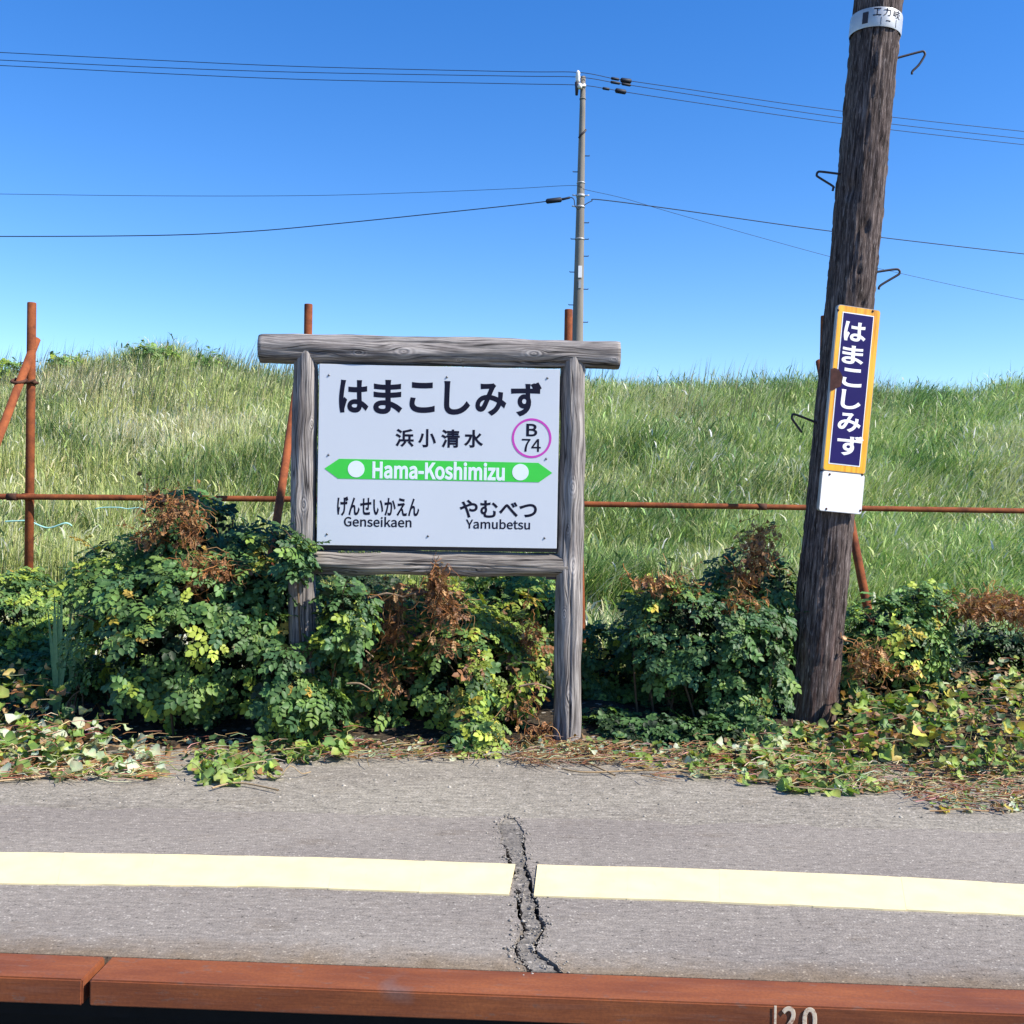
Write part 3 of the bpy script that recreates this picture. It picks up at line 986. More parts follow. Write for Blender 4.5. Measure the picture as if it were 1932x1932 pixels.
# ================================================================== WOODEN POLE (right)
def pole_c(y, d=5.49):
    return at(1657.0 - 0.0945 * y, y, d)
def make_wood_pole():
    p_lo, p_hi = pole_c(1440), pole_c(-560)
    base = pole_c(1393)
    root = empty('wooden_pole', (base.x, base.y, 0))
    tag(root, 'thick leaning dark creosoted wooden pole beside the station sign', 'pole')
    nl, ns = 420, 96
    d, u, w = frame_of(p_hi - p_lo)
    L = (p_hi - p_lo).length
    V = np.zeros(((nl + 1) * ns, 3)); UV = np.zeros(((nl + 1) * ns, 2))
    holes = [(2.45, 0.3, 0.03), (3.05, -0.75, 0.035), (2.85, 0.12, 0.03), (2.2, 0.35, 0.022), (3.3, 0.5, 0.03), (2.62, 0.0, 0.015)]
    side0 = Vector((0, -1, 0)); side0 = (side0 - d * side0.dot(d)).normalized(); side1 = d.cross(side0)
    for i in range(nl + 1):
        t = i / nl
        c = p_lo + d * (L * t)
        r = float(np.interp(t, [0, 0.06, 0.25, 0.7, 1.0], [0.139, 0.134, 0.125, 0.122, 0.118]))
        for k in range(ns):
            a = 2 * math.pi * k / ns - math.pi
            ca, sa = math.cos(a), math.sin(a)
            q = Vector((t * L * 1.4, ca * 4.2, sa * 4.2))
            n1 = mnoise.noise(q)
            n2 = mnoise.noise(Vector((t * L * 5, ca * 11, sa * 11)))
            n3 = mnoise.noise(Vector((t * L * 16, ca * 20, sa * 20)))
            rr = r + 0.005 * n1 + 0.0045 * n2 + 0.0028 * n3
            if n2 > 0.25 and n3 > 0.1: rr += 0.003
            for hl, ha, hs in holes:
                q2 = ((t * L - hl) / (hs * 1.6)) ** 2 + ((a - ha) * 0.13 / hs) ** 2
                if q2 < 4: rr -= 0.022 * math.exp(-q2 * 1.5)
            V[i * ns + k] = c + (side0 * ca + side1 * sa) * rr
            UV[i * ns + k] = (t * L, a * 0.13)
    idx = np.arange((nl + 1) * ns).reshape(nl + 1, ns)
    nxt = np.roll(idx, -1, axis=1)
    Q = np.stack([idx[:-1].ravel(), nxt[:-1].ravel(), nxt[1:].ravel(), idx[1:].ravel()], 1)
    me = mesh_np('shaft', V, Q, smooth=False)
    uvl = me.uv_layers.new(name='UVMap')
    luv = UV[Q.ravel()].reshape(-1, 4, 2).copy()
    last = (np.arange(len(Q)) % ns) == ns - 1
    luv[last, 1, 0:2] = UV[Q[last, 0]] + np.array([0, 2 * math.pi * 0.13 / ns])
    luv[last, 2, 0:2] = UV[Q[last, 3]] + np.array([0, 2 * math.pi * 0.13 / ns])
    uvl.data.foreach_set('uv', luv.astype(np.float32).ravel())
    me.polygons.foreach_set('use_smooth', np.ones(len(Q), dtype=bool))
    link('shaft', me, M_POLE, root, True)
    # bent climbing irons
    rad = 0.0062
    for pts in ([(1680, 113), (1694, 109), (1712, 104), (1735, 98), (1742, 97), (1745, 101), (1744, 106), (1734, 122), (1722, 134), (1720.5, 140)],
                [(1592, 329), (1583, 328), (1550, 324), (1543, 325), (1541, 330), (1544, 334), (1571, 351), (1572, 355), (1571, 360)],
                [(1648, 514), (1658, 512.5), (1690, 508), (1697, 511), (1697, 516), (1692, 520), (1662, 538), (1658, 546)],
                [(1546, 801), (1532, 794), (1500, 782), (1495, 784), (1494, 789), (1499, 797), (1513, 816)]):
        P = spline([at(x, y, 5.47) for x, y in pts], 5)
        link('climbing_iron', tube('climbing_iron', P, rad, 8), M_IRON, root, True)
    # aluminium number band
    yb0, yb1 = 48, 9
    A = []
    for y in (71, 68, 38, 35):
        A.append(pole_c(y))
    ns = 40
    bm = bmesh.new()
    rings = []
    for j, c in enumerate(A):
        rr = 0.1315 if j in (0, 3) else 0.1335
        rings.append([bm.verts.new(c + (side0 * math.cos(t) + side1 * math.sin(t)) * rr) for t in np.linspace(0, 2 * math.pi, ns, endpoint=False)])
    for j in range(3):
        for k in range(ns):
            bm.faces.new((rings[j][k], rings[j][(k + 1) % ns], rings[j + 1][(k + 1) % ns], rings[j + 1][k]))
    band = link('number_band', bm_mesh('number_band', bm, True), M_ALU, root, True)
    # lettering wrapped on the band
    cb = (A[1] + A[2]) / 2
    hb = (A[2] - A[1]).length
    def wrap(x, z):
        ang = x / 0.134
        p = cb + d * z + (side0 * math.cos(ang) + side1 * math.sin(ang)) * 0.1340
        return tuple(p)
    def wtext(items, bold):
        VV, FF = fit_text(items, bold)
        P = [Vector(wrap(x, z)) - side0 * (-0.0007 * e) for x, z, e in VV]
        me = bpy.data.meshes.new('lettering'); me.from_pydata([tuple(p) for p in P], [], FF)
        o = link('lettering', me, M_INK, band); me.transform(mat_of(root).inverted())
    sgn = 1.0 if (side1.x > 0) else -1.0
    def fl(items): return [(s, min(sgn * x0, sgn * x1), max(sgn * x0, sgn * x1), z0, z1) for s, x0, x1, z0, z1 in items]
    wtext([('エ', -0.060, -0.018, 0.004, 0.044), ('力', -0.006, 0.034, 0.004, 0.046), ('岐', 0.048, 0.098, 0.002, 0.046)], 0.006)
    for it in (('l', -0.018, -0.014, -0.044, -0.004), ('-', 0.010, 0.034, -0.024, -0.018), ('l', 0.070, 0.074, -0.044, -0.004)):
        wtext([it], 0.006)
    # darker strap end on the left
    strap = link('strap', box_mesh('strap', 0.004, 0.03, hb * 0.7, 0.001), M_IRON, band)
    an = -0.098 / 0.134
    q = cb + (side0 * math.cos(an) + side1 * math.sin(an)) * 0.1340
    place(strap, band, Matrix.Translation(q) @ Matrix((( (side0 * math.cos(an) + side1 * math.sin(an)).x, (-side0 * math.sin(an) + side1 * math.cos(an)).x, d.x, 0),
          ((side0 * math.cos(an) + side1 * math.sin(an)).y, (-side0 * math.sin(an) + side1 * math.cos(an)).y, d.y, 0),
          ((side0 * math.cos(an) + side1 * math.sin(an)).z, (-side0 * math.sin(an) + side1 * math.cos(an)).z, d.z, 0), (0, 0, 0, 1))))
    return root, d
wood_pole, POLE_D = make_wood_pole()

# ---- vertical enamel name plate on the pole
PN = Vector((math.sin(R(14)), -math.cos(R(14)), 0))
PN = (PN - POLE_D * PN.dot(POLE_D)).normalized()
pm = pole_c(770)
PO = pm + PN * 0.158                                             # front face of the plate
def c3(cx, cy):
    return 1513.4 + 0.22005 * cx, 566.7 + 0.22 * cy
EZ = POLE_D.copy()
EX = EZ.cross(-PN).normalized()
if EX.x < 0: EX = -EX
def ploc(cx, cy):
    p = on_plane(*c3(cx, cy), PO, PN)
    return (p - PO).dot(EX), (p - PO).dot(EZ)
PM = Matrix(((EX.x, -PN.x, EZ.x, PO.x), (EX.y, -PN.y, EZ.y, PO.y), (EX.z, -PN.z, EZ.z, PO.z), (0, 0, 0, 1)))
plate = empty('pole_nameplate', PO)
plate.rotation_euler = PM.to_euler()
tag(plate, 'tall orange-framed navy enamel nameplate with white hiragana on the wooden pole', 'nameplate')
def rrect(x0, x1, z0, z1, r, n=5):
    pts = []
    for cx, cz, a0 in ((x1 - r, z1 - r, 0), (x0 + r, z1 - r, 90), (x0 + r, z0 + r, 180), (x1 - r, z0 + r, 270)):
        for k in range(n + 1):
            a = R(a0 + 90 * k / n); pts.append((cx + r * math.cos(a), cz + r * math.sin(a)))
    return pts
def slab(name, pts, y0, y1, mat, parent):
    tri = tessellate_polygon([[Vector((x, z, 0)) for x, z in pts]])
    bm = bmesh.new(); n = len(pts)
    a_ = [bm.verts.new((x, y0, z)) for x, z in pts]; b_ = [bm.verts.new((x, y1, z)) for x, z in pts]
    for i, j, k in tri:
        bm.faces.new((a_[i], a_[j], a_[k])); bm.faces.new((b_[k], b_[j], b_[i]))
    for i in range(n):
        bm.faces.new((a_[i], a_[(i + 1) % n], b_[(i + 1) % n], b_[i]))
    return link(name, bm_mesh(name, bm), mat, parent)
xa, za = ploc(262, 47); xb, zb = ploc(632, 60)
xc, zc = ploc(188, 1474); xd, zd = ploc(555, 1482)
xe, ze = ploc(170, 1816); xf, zf = ploc(540, 1831)
PX0, PX1 = (xa + xc + xe) / 3, (xb + xd + xf) / 3
ZT, ZM, ZB = (za + zb) / 2, (zc + zd) / 2, (ze + zf) / 2
up_plate = slab('upper_plate', rrect(PX0, PX1, ZM + 0.001, ZT, 0.016), 0.0, 0.022, M_EDGE, plate)
lo_plate = slab('lower_plate', rrect(PX0, PX1, ZB, ZM - 0.001, 0.014), 0.0, 0.022, M_EDGE, plate)
lo_plate['label'] = 'blank white lower plate'
slab('white_face', rrect(PX0 + 0.003, PX1 - 0.003, ZB + 0.003, ZM - 0.003, 0.012), -0.0012, -0.0001, M_WHITE, lo_plate)
slab('orange_frame', rrect(PX0 + 0.004, PX1 - 0.003, ZM + 0.004, ZT - 0.003, 0.014), -0.0012, -0.0001, M_ORANGE, up_plate)
ix0, iz1 = ploc(325, 108); ix1, _ = ploc(592, 118); _, iz0 = ploc(243, 1413)
ix0 = (ploc(325, 108)[0] + ploc(243, 1413)[0]) / 2; ix1 = (ploc(592, 118)[0] + ploc(517, 1421)[0]) / 2
iz1 = (ploc(325, 108)[1] + ploc(592, 118)[1]) / 2; iz0 = (ploc(243, 1413)[1] + ploc(517, 1421)[1]) / 2
slab('white_line', rrect(ix0, ix1, iz0, iz1, 0.002, 2), -0.0024, -0.0013, M_WHITE, up_plate)
slab('navy_field', rrect(ix0 + 0.0062, ix1 - 0.0045, iz0 + 0.006, iz1 - 0.005, 0.001, 2), -0.0036, -0.0025, M_NAVY, up_plate)
VV, FF = [], []
its = []
for s, x0, x1, y0, y1 in (('は', 355, 545, 187, 355), ('ま', 338, 525, 390, 550), ('こ', 338, 510, 584, 745), ('し', 328, 502, 770, 936), ('み', 303, 500, 966, 1130), ('ず', 293, 520, 1160, 1334)):
    ym, xm = (y0 + y1) / 2, (x0 + x1) / 2
    its.append((s, ploc(x0, ym)[0], ploc(x1, ym)[0], ploc(xm, y1)[1], ploc(xm, y0)[1]))
VV, FF = fit_text(its, 0.028)
text_obj('lettering', VV, FF, -0.0038, M_WHITE, up_plate)
chip = [ploc(*p) for p in ((240, 588), (275, 580), (306, 592), (328, 622), (346, 660), (338, 700), (325, 742), (292, 752), (262, 770), (234, 772))]
sc_ = slab('rust_chip', chip, -0.0052, -0.0040, M_CHIP, up_plate); sc_['label'] = 'dark rusted chip on the left edge'
bm = bmesh.new()
bmesh.ops.create_uvsphere(bm, u_segments=10, v_segments=6, radius=0.0065)
bmesh.ops.scale(bm, vec=(1, 0.6, 1), verts=bm.verts)
rs = bm_mesh('screw', bm, True); rs.materials.append(M_RUSTD)
for (cx, cy), par in (((308, 84), up_plate), ((605, 94), up_plate), ((235, 1492), lo_plate), ((515, 1495), lo_plate), ((206, 1788), lo_plate), ((497, 1803), lo_plate)):
    p = ploc(cx, cy)
    o = link('screw', rs, None, par); o.location = (p[0], -0.002, p[1])
# two battens between plate and pole
for zz in (ZT - 0.06, ZB + 0.06):
    o = link('batten', box_mesh('batten', (PX1 - PX0) * 0.7, 0.03, 0.03), M_IRON, plate); o.location = ((PX0 + PX1) / 2, 0.0375, zz)

# ================================================================== CONCRETE UTILITY POLE and WIRES
UD = 27.0
def c4(cx, cy): return 966 + 0.3166 * cx, 96.6 + 0.3166 * cy
def make_utility():
    top, mid = at(*c4(424, 152), UD), at(*c4(391, 1700), UD)
    d = (mid - top).normalized()
    bot = top + d * 14.0
    gz = float(terrain(bot.x, bot.y))
    bot = top + d * ((top.z - gz + 0.3) / -d.z)
    root = empty('utility_pole', (bot.x, bot.y, gz))
    tag(root, 'tall thin grey concrete utility pole behind the grassy bank', 'utility pole')
    def rad(p): return 0.066 + 0.0165 * (top.z - p.z) * 0.72
    pts = [bot + (top - bot) * t for t in np.linspace(0, 1, 12)]
    link('shaft', tube('shaft', pts, [rad(p) for p in pts], 20), M_CONC, root, True)
    def cen(cy):
        t = (cy - 152) / (1700 - 152); return top + (mid - top) * t
    for cy, s in ((624, 1), (1022, 1), (1221, 1), (1418, 1), (1615, 1), (720, -1), (1120, -1), (1317, -1), (1513, -1), (1120, 1)):
        c = cen(cy); r = rad(c)
        P = [c + Vector((s * r * 0.7, -0.02, 0)), c + Vector((s * (r + 0.115), -0.02, 0)), c + Vector((s * (r + 0.12), -0.02, 0.022))]
        link('step_bolt', tube('step_bolt', P, 0.012, 6), M_IRON, root, True)
    for cy, hgt, m in ((785, 0.03, M_GALV), (862, 0.07, M_GALV), (928, 0.05, M_GALV), (1120, 0.035, M_GALV), (205, 0.06, M_GALV), (285, 0.03, M_CONC)):
        c = cen(cy); r = rad(c) + 0.012
        link('band', tube('band', [c - d * (hgt / 2), c + d * (hgt / 2)], r, 18), m, root, True)
    for cy, s in ((862, 1), (862, -1), (928, -1)):
        c = cen(cy); r = rad(c)
        P = [c + Vector((s * r * 0.8, -0.03, 0)), c + Vector((s * (r + 0.12), -0.05, 0.01))]
        link('bracket', tube('bracket', P, 0.016, 6), M_GALV, root, True)
    # black strap, plates
    c = cen(500); r = rad(c) + 0.01
    pts = [c + Vector((math.cos(t) * r, -abs(math.sin(t)) * r, (t - 1.6) * -0.09)) for t in np.linspace(0.0, 2.6, 12)]
    link('cable_strap', tube('cable_strap', pts, 0.028, 6), M_IRON, root, True)
    for (x0, x1, y0, y1), m in (((388, 410, 1285, 1355), M_WHITE), ((392, 408, 1370, 1418), M_GALV)):
        cy = (y0 + y1) / 2; c = cen(cy)
        w = (x1 - x0) * 0.3166 / 1932 * UD; h = (y1 - y0) * 0.3166 / 1932 * UD
        pl = link('number_plate', box_mesh('number_plate', w, 0.02, h, 0.004), m, root)
        place(pl, root, Matrix.Translation(c + Vector((0.02, -rad(c) - 0.004, 0))))
    # insulators at the head
    ia = at(*c4(393, 150), UD - 0.15)
    prof = [(-0.16, 0.035), (-0.12, 0.075), (-0.06, 0.06), (-0.03, 0.08), (0.05, 0.06), (0.09, 0.07), (0.15, 0.03)]
    link('insulator', tube('insulator', [ia + Vector((0, 0, z)) for z, r in prof], [r * 0.85 for z, r in prof], 12), M_PORC, root, True)
    P = [at(*c4(388, 185), UD - 0.15), at(*c4(385, 262), UD - 0.15)]
    link('bracket', tube('bracket', P, [0.06, 0.035], 8), M_IRON, root, True)
    link('bracket', tube('bracket', [at(*c4(384, 205), UD - 0.15), at(*c4(440, 208), UD - 0.13)], 0.04, 8), M_GALV, root, True)
    i2 = at(*c4(404, 208), UD - 0.2)
    link('insulator', tube('insulator', [i2 + Vector((0, 0, z)) for z in (-0.07, 0, 0.07)], [0.05, 0.065, 0.04], 12), M_PORC, root, True)
make_utility()

def wd(x): return UD - 0.12 + ((x - 1090) * 0.0042 if x > 1090 else (x - 1090) * 0.0009)
def wire(pts, rad, label, splices=()):
    P = spline([at(x, y, wd(x)) for x, y in pts], 10)
    o = link('overhead_wire', tube('overhead_wire', P, rad, 6), M_WIRE)
    tag(o, label, 'wire', 'overhead wires')
    for (x0, y0, x1, y1, r) in splices:
        a, b = at(x0, y0, wd(x0)), at(x1, y1, wd(x1))
        c = [a, a + (b - a) * 0.08, a + (b - a) * 0.92, b]
        s = link('sleeve', tube('sleeve', c, [r * 0.6, r, r, r * 0.6], 10), M_WIRE, o)
wire([(-260, 86), (0, 98.9), (300, 113.9), (580, 125.9), (966, 135), (1090, 136.5), (1156, 148), (1191, 153), (1288, 167), (1591, 210), (1932, 248), (2250, 280)], 0.0085,
     'uppermost thin black wire crossing the sky over the pole top', ((1153, 147.5, 1168, 150, 0.036), (1171, 151, 1191, 153.5, 0.062)))
wire([(-260, 101), (0, 113.3), (300, 127.4), (580, 136.7), (966, 143.5), (1090, 145.5), (1156, 155.5), (1191, 161), (1288, 176), (1591, 222.6), (1932, 262), (2250, 296)], 0.0085,
     'second thin black wire from the top of the utility pole', ((1152, 154.6, 1170, 157.6, 0.036), (1173, 158, 1190, 161, 0.036)))
wire([(-260, 112), (0, 123.5), (300, 138.5), (580, 150), (966, 158), (1090, 160.5), (1142, 167), (1180, 173.5), (1288, 190), (1591, 233.7), (1932, 273), (2250, 306)], 0.0085,
     'third thin black wire just below the head of the utility pole', ((1137, 166.5, 1150, 168.5, 0.035), (1161, 170.5, 1181, 174, 0.062)))
wire([(-260, 362), (0, 366), (300, 369.5), (580, 369), (780, 363.5), (966, 356), (1083, 350), (1106, 358), (1180, 375), (1285, 406), (1558, 482), (1700, 516), (1932, 566), (2250, 625)], 0.006,
     'faint thin wire below the middle of the utility pole', ())
wire([(-260, 443), (0, 446), (300, 444), (480, 436), (640, 421.5), (800, 405), (966, 387.5), (1030, 380), (1070, 373), (1082, 375), (1085, 388), (1092, 394), (1101, 388), (1116, 379.5), (1134, 377),
      (1285, 396.6), (1570, 436.5), (1932, 479), (2250, 512)], 0.0125,
     'thick black communication cable slung lower on the utility pole', ((1030, 380, 1060, 376.5, 0.065), (1060, 376.5, 1076, 372.5, 0.03)))

# turquoise rope in the grass
P = spline([at(10, 984, 9.2), at(30, 983, 9.2), at(55, 983.5, 9.2), at(90, 996, 9.2), at(123, 987, 9.2), at(135, 992, 9.25)], 6)
tag(link('rope', tube('rope', P, 0.008, 6), M_ROPE), 'pale turquoise rope in the grass behind the leftmost fence post', 'rope')
P = spline([at(180, 960, 9.6), at(195, 957.5, 9.6), at(225, 957.5, 9.6), at(240, 960, 9.6), at(262, 958, 9.6), at(275, 964, 9.6)], 6)
tag(link('rope', tube('rope', P, 0.006, 6), M_ROPE), 'pale turquoise rope just under the rail above the left shrub', 'rope')

# ================================================================== PLATFORM EDGE BEAMS, TACTILE STRIP
def make_beam(t0, t1, name, label, jx=0.0):
    p0, p1 = L_OUT(t0), L_OUT(t1)
    q0, q1 = L_IN(t0), L_IN(t1)
    root = empty(name, (p0.x, p0.y, -0.066))
    tag(root, label, 'edge beam', 'platform edge beams')
    # gap edge runs square to the beam
    ex = (p1 - p0).normalized(); ey = Vector((-ex.y, ex.x))
    wid = (q0 - p0).dot(ey)
    L = (p1 - p0).length
    bm = bmesh.new()
    bmesh.ops.create_cube(bm, size=1)
    bmesh.ops.scale(bm, vec=(L, wid - 0.004, 0.066), verts=bm.verts)
    es = [e for e in bm.edges]
    bmesh.ops.bevel(bm, geom=es, offset=0.004, segments=2, affect='EDGES')
    me = bm_mesh('body', bm)
    o = link('body', me, M_RED, root)
    ang = math.atan2(ex.y, ex.x)
    c = (p0 + p1) / 2 + ey * (wid / 2)
    place(o, root, Matrix.Translation((c.x, c.y, -0.032)) @ Matrix.Rotation(ang, 4, 'Z'))
    return root, ex, ey
tgap = t_on(L_OUT, ground(161, 1850).x)
make_beam(-3.0, tgap - 0.0035, 'platform_edge_beam', 'short red-brown platform edge beam left of the open joint')
beam, bex, bey = make_beam(tgap + 0.0035, 4.0, 'platform_edge_beam', 'long red-brown platform edge beam painted with the number 120')
# number 120 on the face of the long beam
fp = L_OUT(0.5)
def face_loc(x, y):
    p = on_plane(x, y, Vector((fp.x, fp.y, 0)), Vector((-bey.x, -bey.y, 0)))
    return (Vector((p.x, p.y)) - fp).dot(bex), p.z
its = []
for s, x0, x1 in (('l', 1460.5, 1467), ('2', 1475, 1503), ('0', 1514, 1542)):
    yt = 1897 + (x0 - 1460) * 0.05
    its.append((s, face_loc(x0, yt)[0], face_loc(x1, yt)[0], -0.064, face_loc(x0, yt)[1]))
VV, FF = fit_text(its, 0.012)
me = bpy.data.meshes.new('painted_number')
me.from_pydata([(fp.x + bex.x * x - bey.x * (0.0006 + 0.0007 * e), fp.y + bex.y * x - bey.y * (0.0006 + 0.0007 * e), z) for x, z, e in VV], [], FF)
link('painted_number', me, M_STENCIL, beam, True)['label'] = 'worn cream stencilled number 120'

# tactile strip: sheets about 30 cm long, slightly uneven
TOP = [(-900, 1584), (0, 1610.5), (28, 1610), (280, 1614), (340, 1614.5), (644, 1621), (972, 1633), (1014, 1633.8), (1288, 1640.5), (1655, 1654.5), (1932, 1671), (2900, 1712)]
BOT = [(-900, 1640), (0, 1668.5), (280, 1672), (300, 1672.5), (500, 1674.5), (644, 1679.5), (961, 1690.5), (1008, 1693), (1288, 1701.5), (1521, 1711), (1932, 1729.5), (2900, 1775)]
def on_edge(tab, x):
    return float(np.interp(x, [p[0] for p in tab], [p[1] for p in tab]))
def strip_piece(xa, xb, skewa, skewb, n, name, label, seed):
    rr = random.Random(seed)
    mid = ground((xa + xb) / 2, on_edge(BOT, (xa + xb) / 2))
    root = empty(name, (mid.x, mid.y, 0))
    tag(root, label, 'tactile strip', 'yellow tactile strip')
    for k in range(n):
        u0, u1 = k / n, (k + 1) / n
        def X(u, bot):
            return xa + (xb - xa) * u + (skewa * (1 - u) + skewb * u if bot else 0)
        g = 0.05
        pts = []
        for q in range(5):
            x = X(u0, True) + g + (X(u1, True) - X(u0, True) - 2 * g) * q / 4
            p = ground(x, on_edge(BOT, x) + rr.uniform(-0.7, 0.7)); pts.append((p.x, p.y))
        for q in range(5):
            x = X(u1, False) - g + (X(u0, False) - X(u1, False) + 2 * g) * q / 4
            p = ground(x, on_edge(TOP, x) + rr.uniform(-0.5, 0.5)); pts.append((p.x, p.y))
        o = link('tactile_sheet', prism('tactile_sheet', pts, -0.002, 0.0045 + rr.uniform(0, 0.0008)), M_TACT, root, True)
strip_piece(-900, 972, -14, -12, 11, 'tactile_strip', 'pale yellow tactile strip left of the crack', 3)
strip_piece(1014, 2900, -7, 40, 11, 'tactile_strip', 'pale yellow tactile strip right of the crack', 4)

# ================================================================== PLANTS
GREENS = {
    'deep': [(0.014, 0.030, 0.012), (0.018, 0.038, 0.014)],  # near-black greens: shade of the shrub hollows put into the leaf colour
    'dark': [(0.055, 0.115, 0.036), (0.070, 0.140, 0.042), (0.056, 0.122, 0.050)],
    'mid': [(0.125, 0.22, 0.055), (0.155, 0.245, 0.058), (0.10, 0.20, 0.06)],
    'lime': [(0.28, 0.37, 0.055), (0.36, 0.43, 0.065), (0.23, 0.33, 0.06)],
    'yellow': [(0.46, 0.37, 0.06), (0.40, 0.28, 0.06)],
    'brown': [(0.38, 0.17, 0.065), (0.27, 0.125, 0.055), (0.46, 0.27, 0.12), (0.17, 0.085, 0.045)],
}
def compound_leaf(seed, col):
    """pinnate rose leaf along +X, upper side +Z, unit length"""
    rr = random.Random(seed)
    V, T, C = [], [], []
    def leaflet(o, ang, ln, wd, tilt):
        d = Vector((math.cos(ang), math.sin(ang), -0.22 + rr.uniform(-0.2, 0.2))).normalized()
        s = Vector((-math.sin(ang), math.cos(ang), tilt))
        n0 = len(V)
        up = Vector((0, 0, 1))
        fold = wd * 0.32
        for p in (o, o + d * ln * 0.52 - up * fold * 0.3, o + d * ln - up * ln * 0.13,
                  o + d * ln * 0.28 + s * wd + up * fold, o + d * ln * 0.74 + s * wd * 0.92 + up * fold * 0.6,
                  o + d * ln * 0.28 - s * wd + up * fold, o + d * ln * 0.74 - s * wd * 0.92 + up * fold * 0.6):
            V.append(p)
        k = rr.uniform(0.85, 1.2)
        C.extend([tuple(min(1, x * k) for x in col)] * 7)
        for t in ((0, 1, 3), (3, 1, 4), (4, 1, 2), (0, 5, 1), (5, 6, 1), (6, 2, 1)):
            T.append(tuple(n0 + i for i in t))
    def rach(t): return Vector((t, 0, -0.30 * t * t))
    for t, l in ((0.28, 0.30), (0.52, 0.36), (0.74, 0.38)):
        for s in (1, -1):
            leaflet(rach(t + rr.uniform(-.02, .02)), s * R(rr.uniform(52, 70)), l * rr.uniform(0.9, 1.1), l * 0.32, rr.uniform(-0.2, 0.2))
    leaflet(rach(0.84), rr.uniform(-0.15, 0.15), 0.38, 0.13, 0)
    n0 = len(V)
    for p in (rach(0) + Vector((0, .012, 0)), rach(0) - Vector((0, .012, 0)), rach(0.9)):
        V.append(p)
    C.extend([tuple(x * 1.2 for x in col)] * 3)
    T.append((n0, n0 + 1, n0 + 2))
    return np.array([tuple(v) for v in V]), np.array(T), np.array(C)

def round_leaf(seed, col, back=None):
    """lobed, cupped vine leaf in the XY plane, stalk end at origin, unit length"""
    rr = random.Random(seed)
    n = 14
    V = [(0.06, 0, 0.0)]
    ctr = (0.5, 0.0, -0.03)
    V = [ctr]
    for k in range(n):
        a = 2 * math.pi * (k + 0.5) / n + math.pi
        rad = 0.5 * (1 + 0.12 * math.cos(3 * (a))) * rr.uniform(0.88, 1.1)
        if k in (0, n - 1): rad *= 0.72
        x, y = 0.5 + rad * math.cos(a), rad * math.sin(a) * 1.05
        z = 0.22 * abs(math.sin(a)) + 0.13 * (rad / 0.5) ** 2 * rr.uniform(-0.6, 1.0) - 0.18 * max(0, x - 0.6)
        V.append((x, y, z))
    T = [(0, 1 + k, 1 + (k + 1) % n) for k in range(n)]
    C = [tuple(x * rr.uniform(0.85, 1.15) for x in col) for _ in V]
    C[0] = tuple(min(1, x * 1.3) for x in col)
    return np.array(V, float), np.array(T), np.array(C)

ROSE = {k: [compound_leaf(i * 7 + len(k), c) for i in range(2) for c in cs] for k, cs in GREENS.items()}
VGREENS = {
    'vine': [(0.16, 0.25, 0.055), (0.20, 0.29, 0.07), (0.13, 0.22, 0.06)],
    'lime': [(0.24, 0.33, 0.06), (0.28, 0.34, 0.08)],
    'pale': [(0.42, 0.47, 0.29), (0.48, 0.52, 0.36), (0.38, 0.44, 0.25)],
    'yellow': [(0.50, 0.42, 0.09), (0.42, 0.34, 0.08)],
    'brown': [(0.27, 0.14, 0.055), (0.20, 0.11, 0.05), (0.36, 0.23, 0.11)],
    'dark': [(0.05, 0.10, 0.035), (0.07, 0.13, 0.045)],
}
VINE = {k: [round_leaf(i * 5 + len(k), c) for i in range(2) for c in cs] for k, cs in VGREENS.items()}
_mesh_cache = {}
def leaf_mesh(lib, libname, kind, i, mat):
    key = (libname, kind, i)
    if key not in _mesh_cache:
        V, T, C = lib[kind][i]
        me = mesh_np('leaf_%s' % kind, V, T, C)
        me.materials.append(mat)
        _mesh_cache[key] = me
    return _mesh_cache[key]

def pick(mix, rr):
    t = rr.random() * sum(mix.values())
    for k, v in mix.items():
        t -= v
        if t <= 0: return k
    return k

def leaf_matrix(p, dx, nz, size):
    x = Vector(dx).normalized()
    z = Vector(nz); z = (z - x * z.dot(x))
    if z.length < 1e-4: z = frame_of(x)[1]
    z.normalize(); y = z.cross(x)
    return Matrix(((x.x * size, y.x * size, z.x * size, p[0]), (x.y * size, y.y * size, z.y * size, p[1]),
                   (x.z * size, y.z * size, z.z * size, p[2]), (0, 0, 0, 1)))

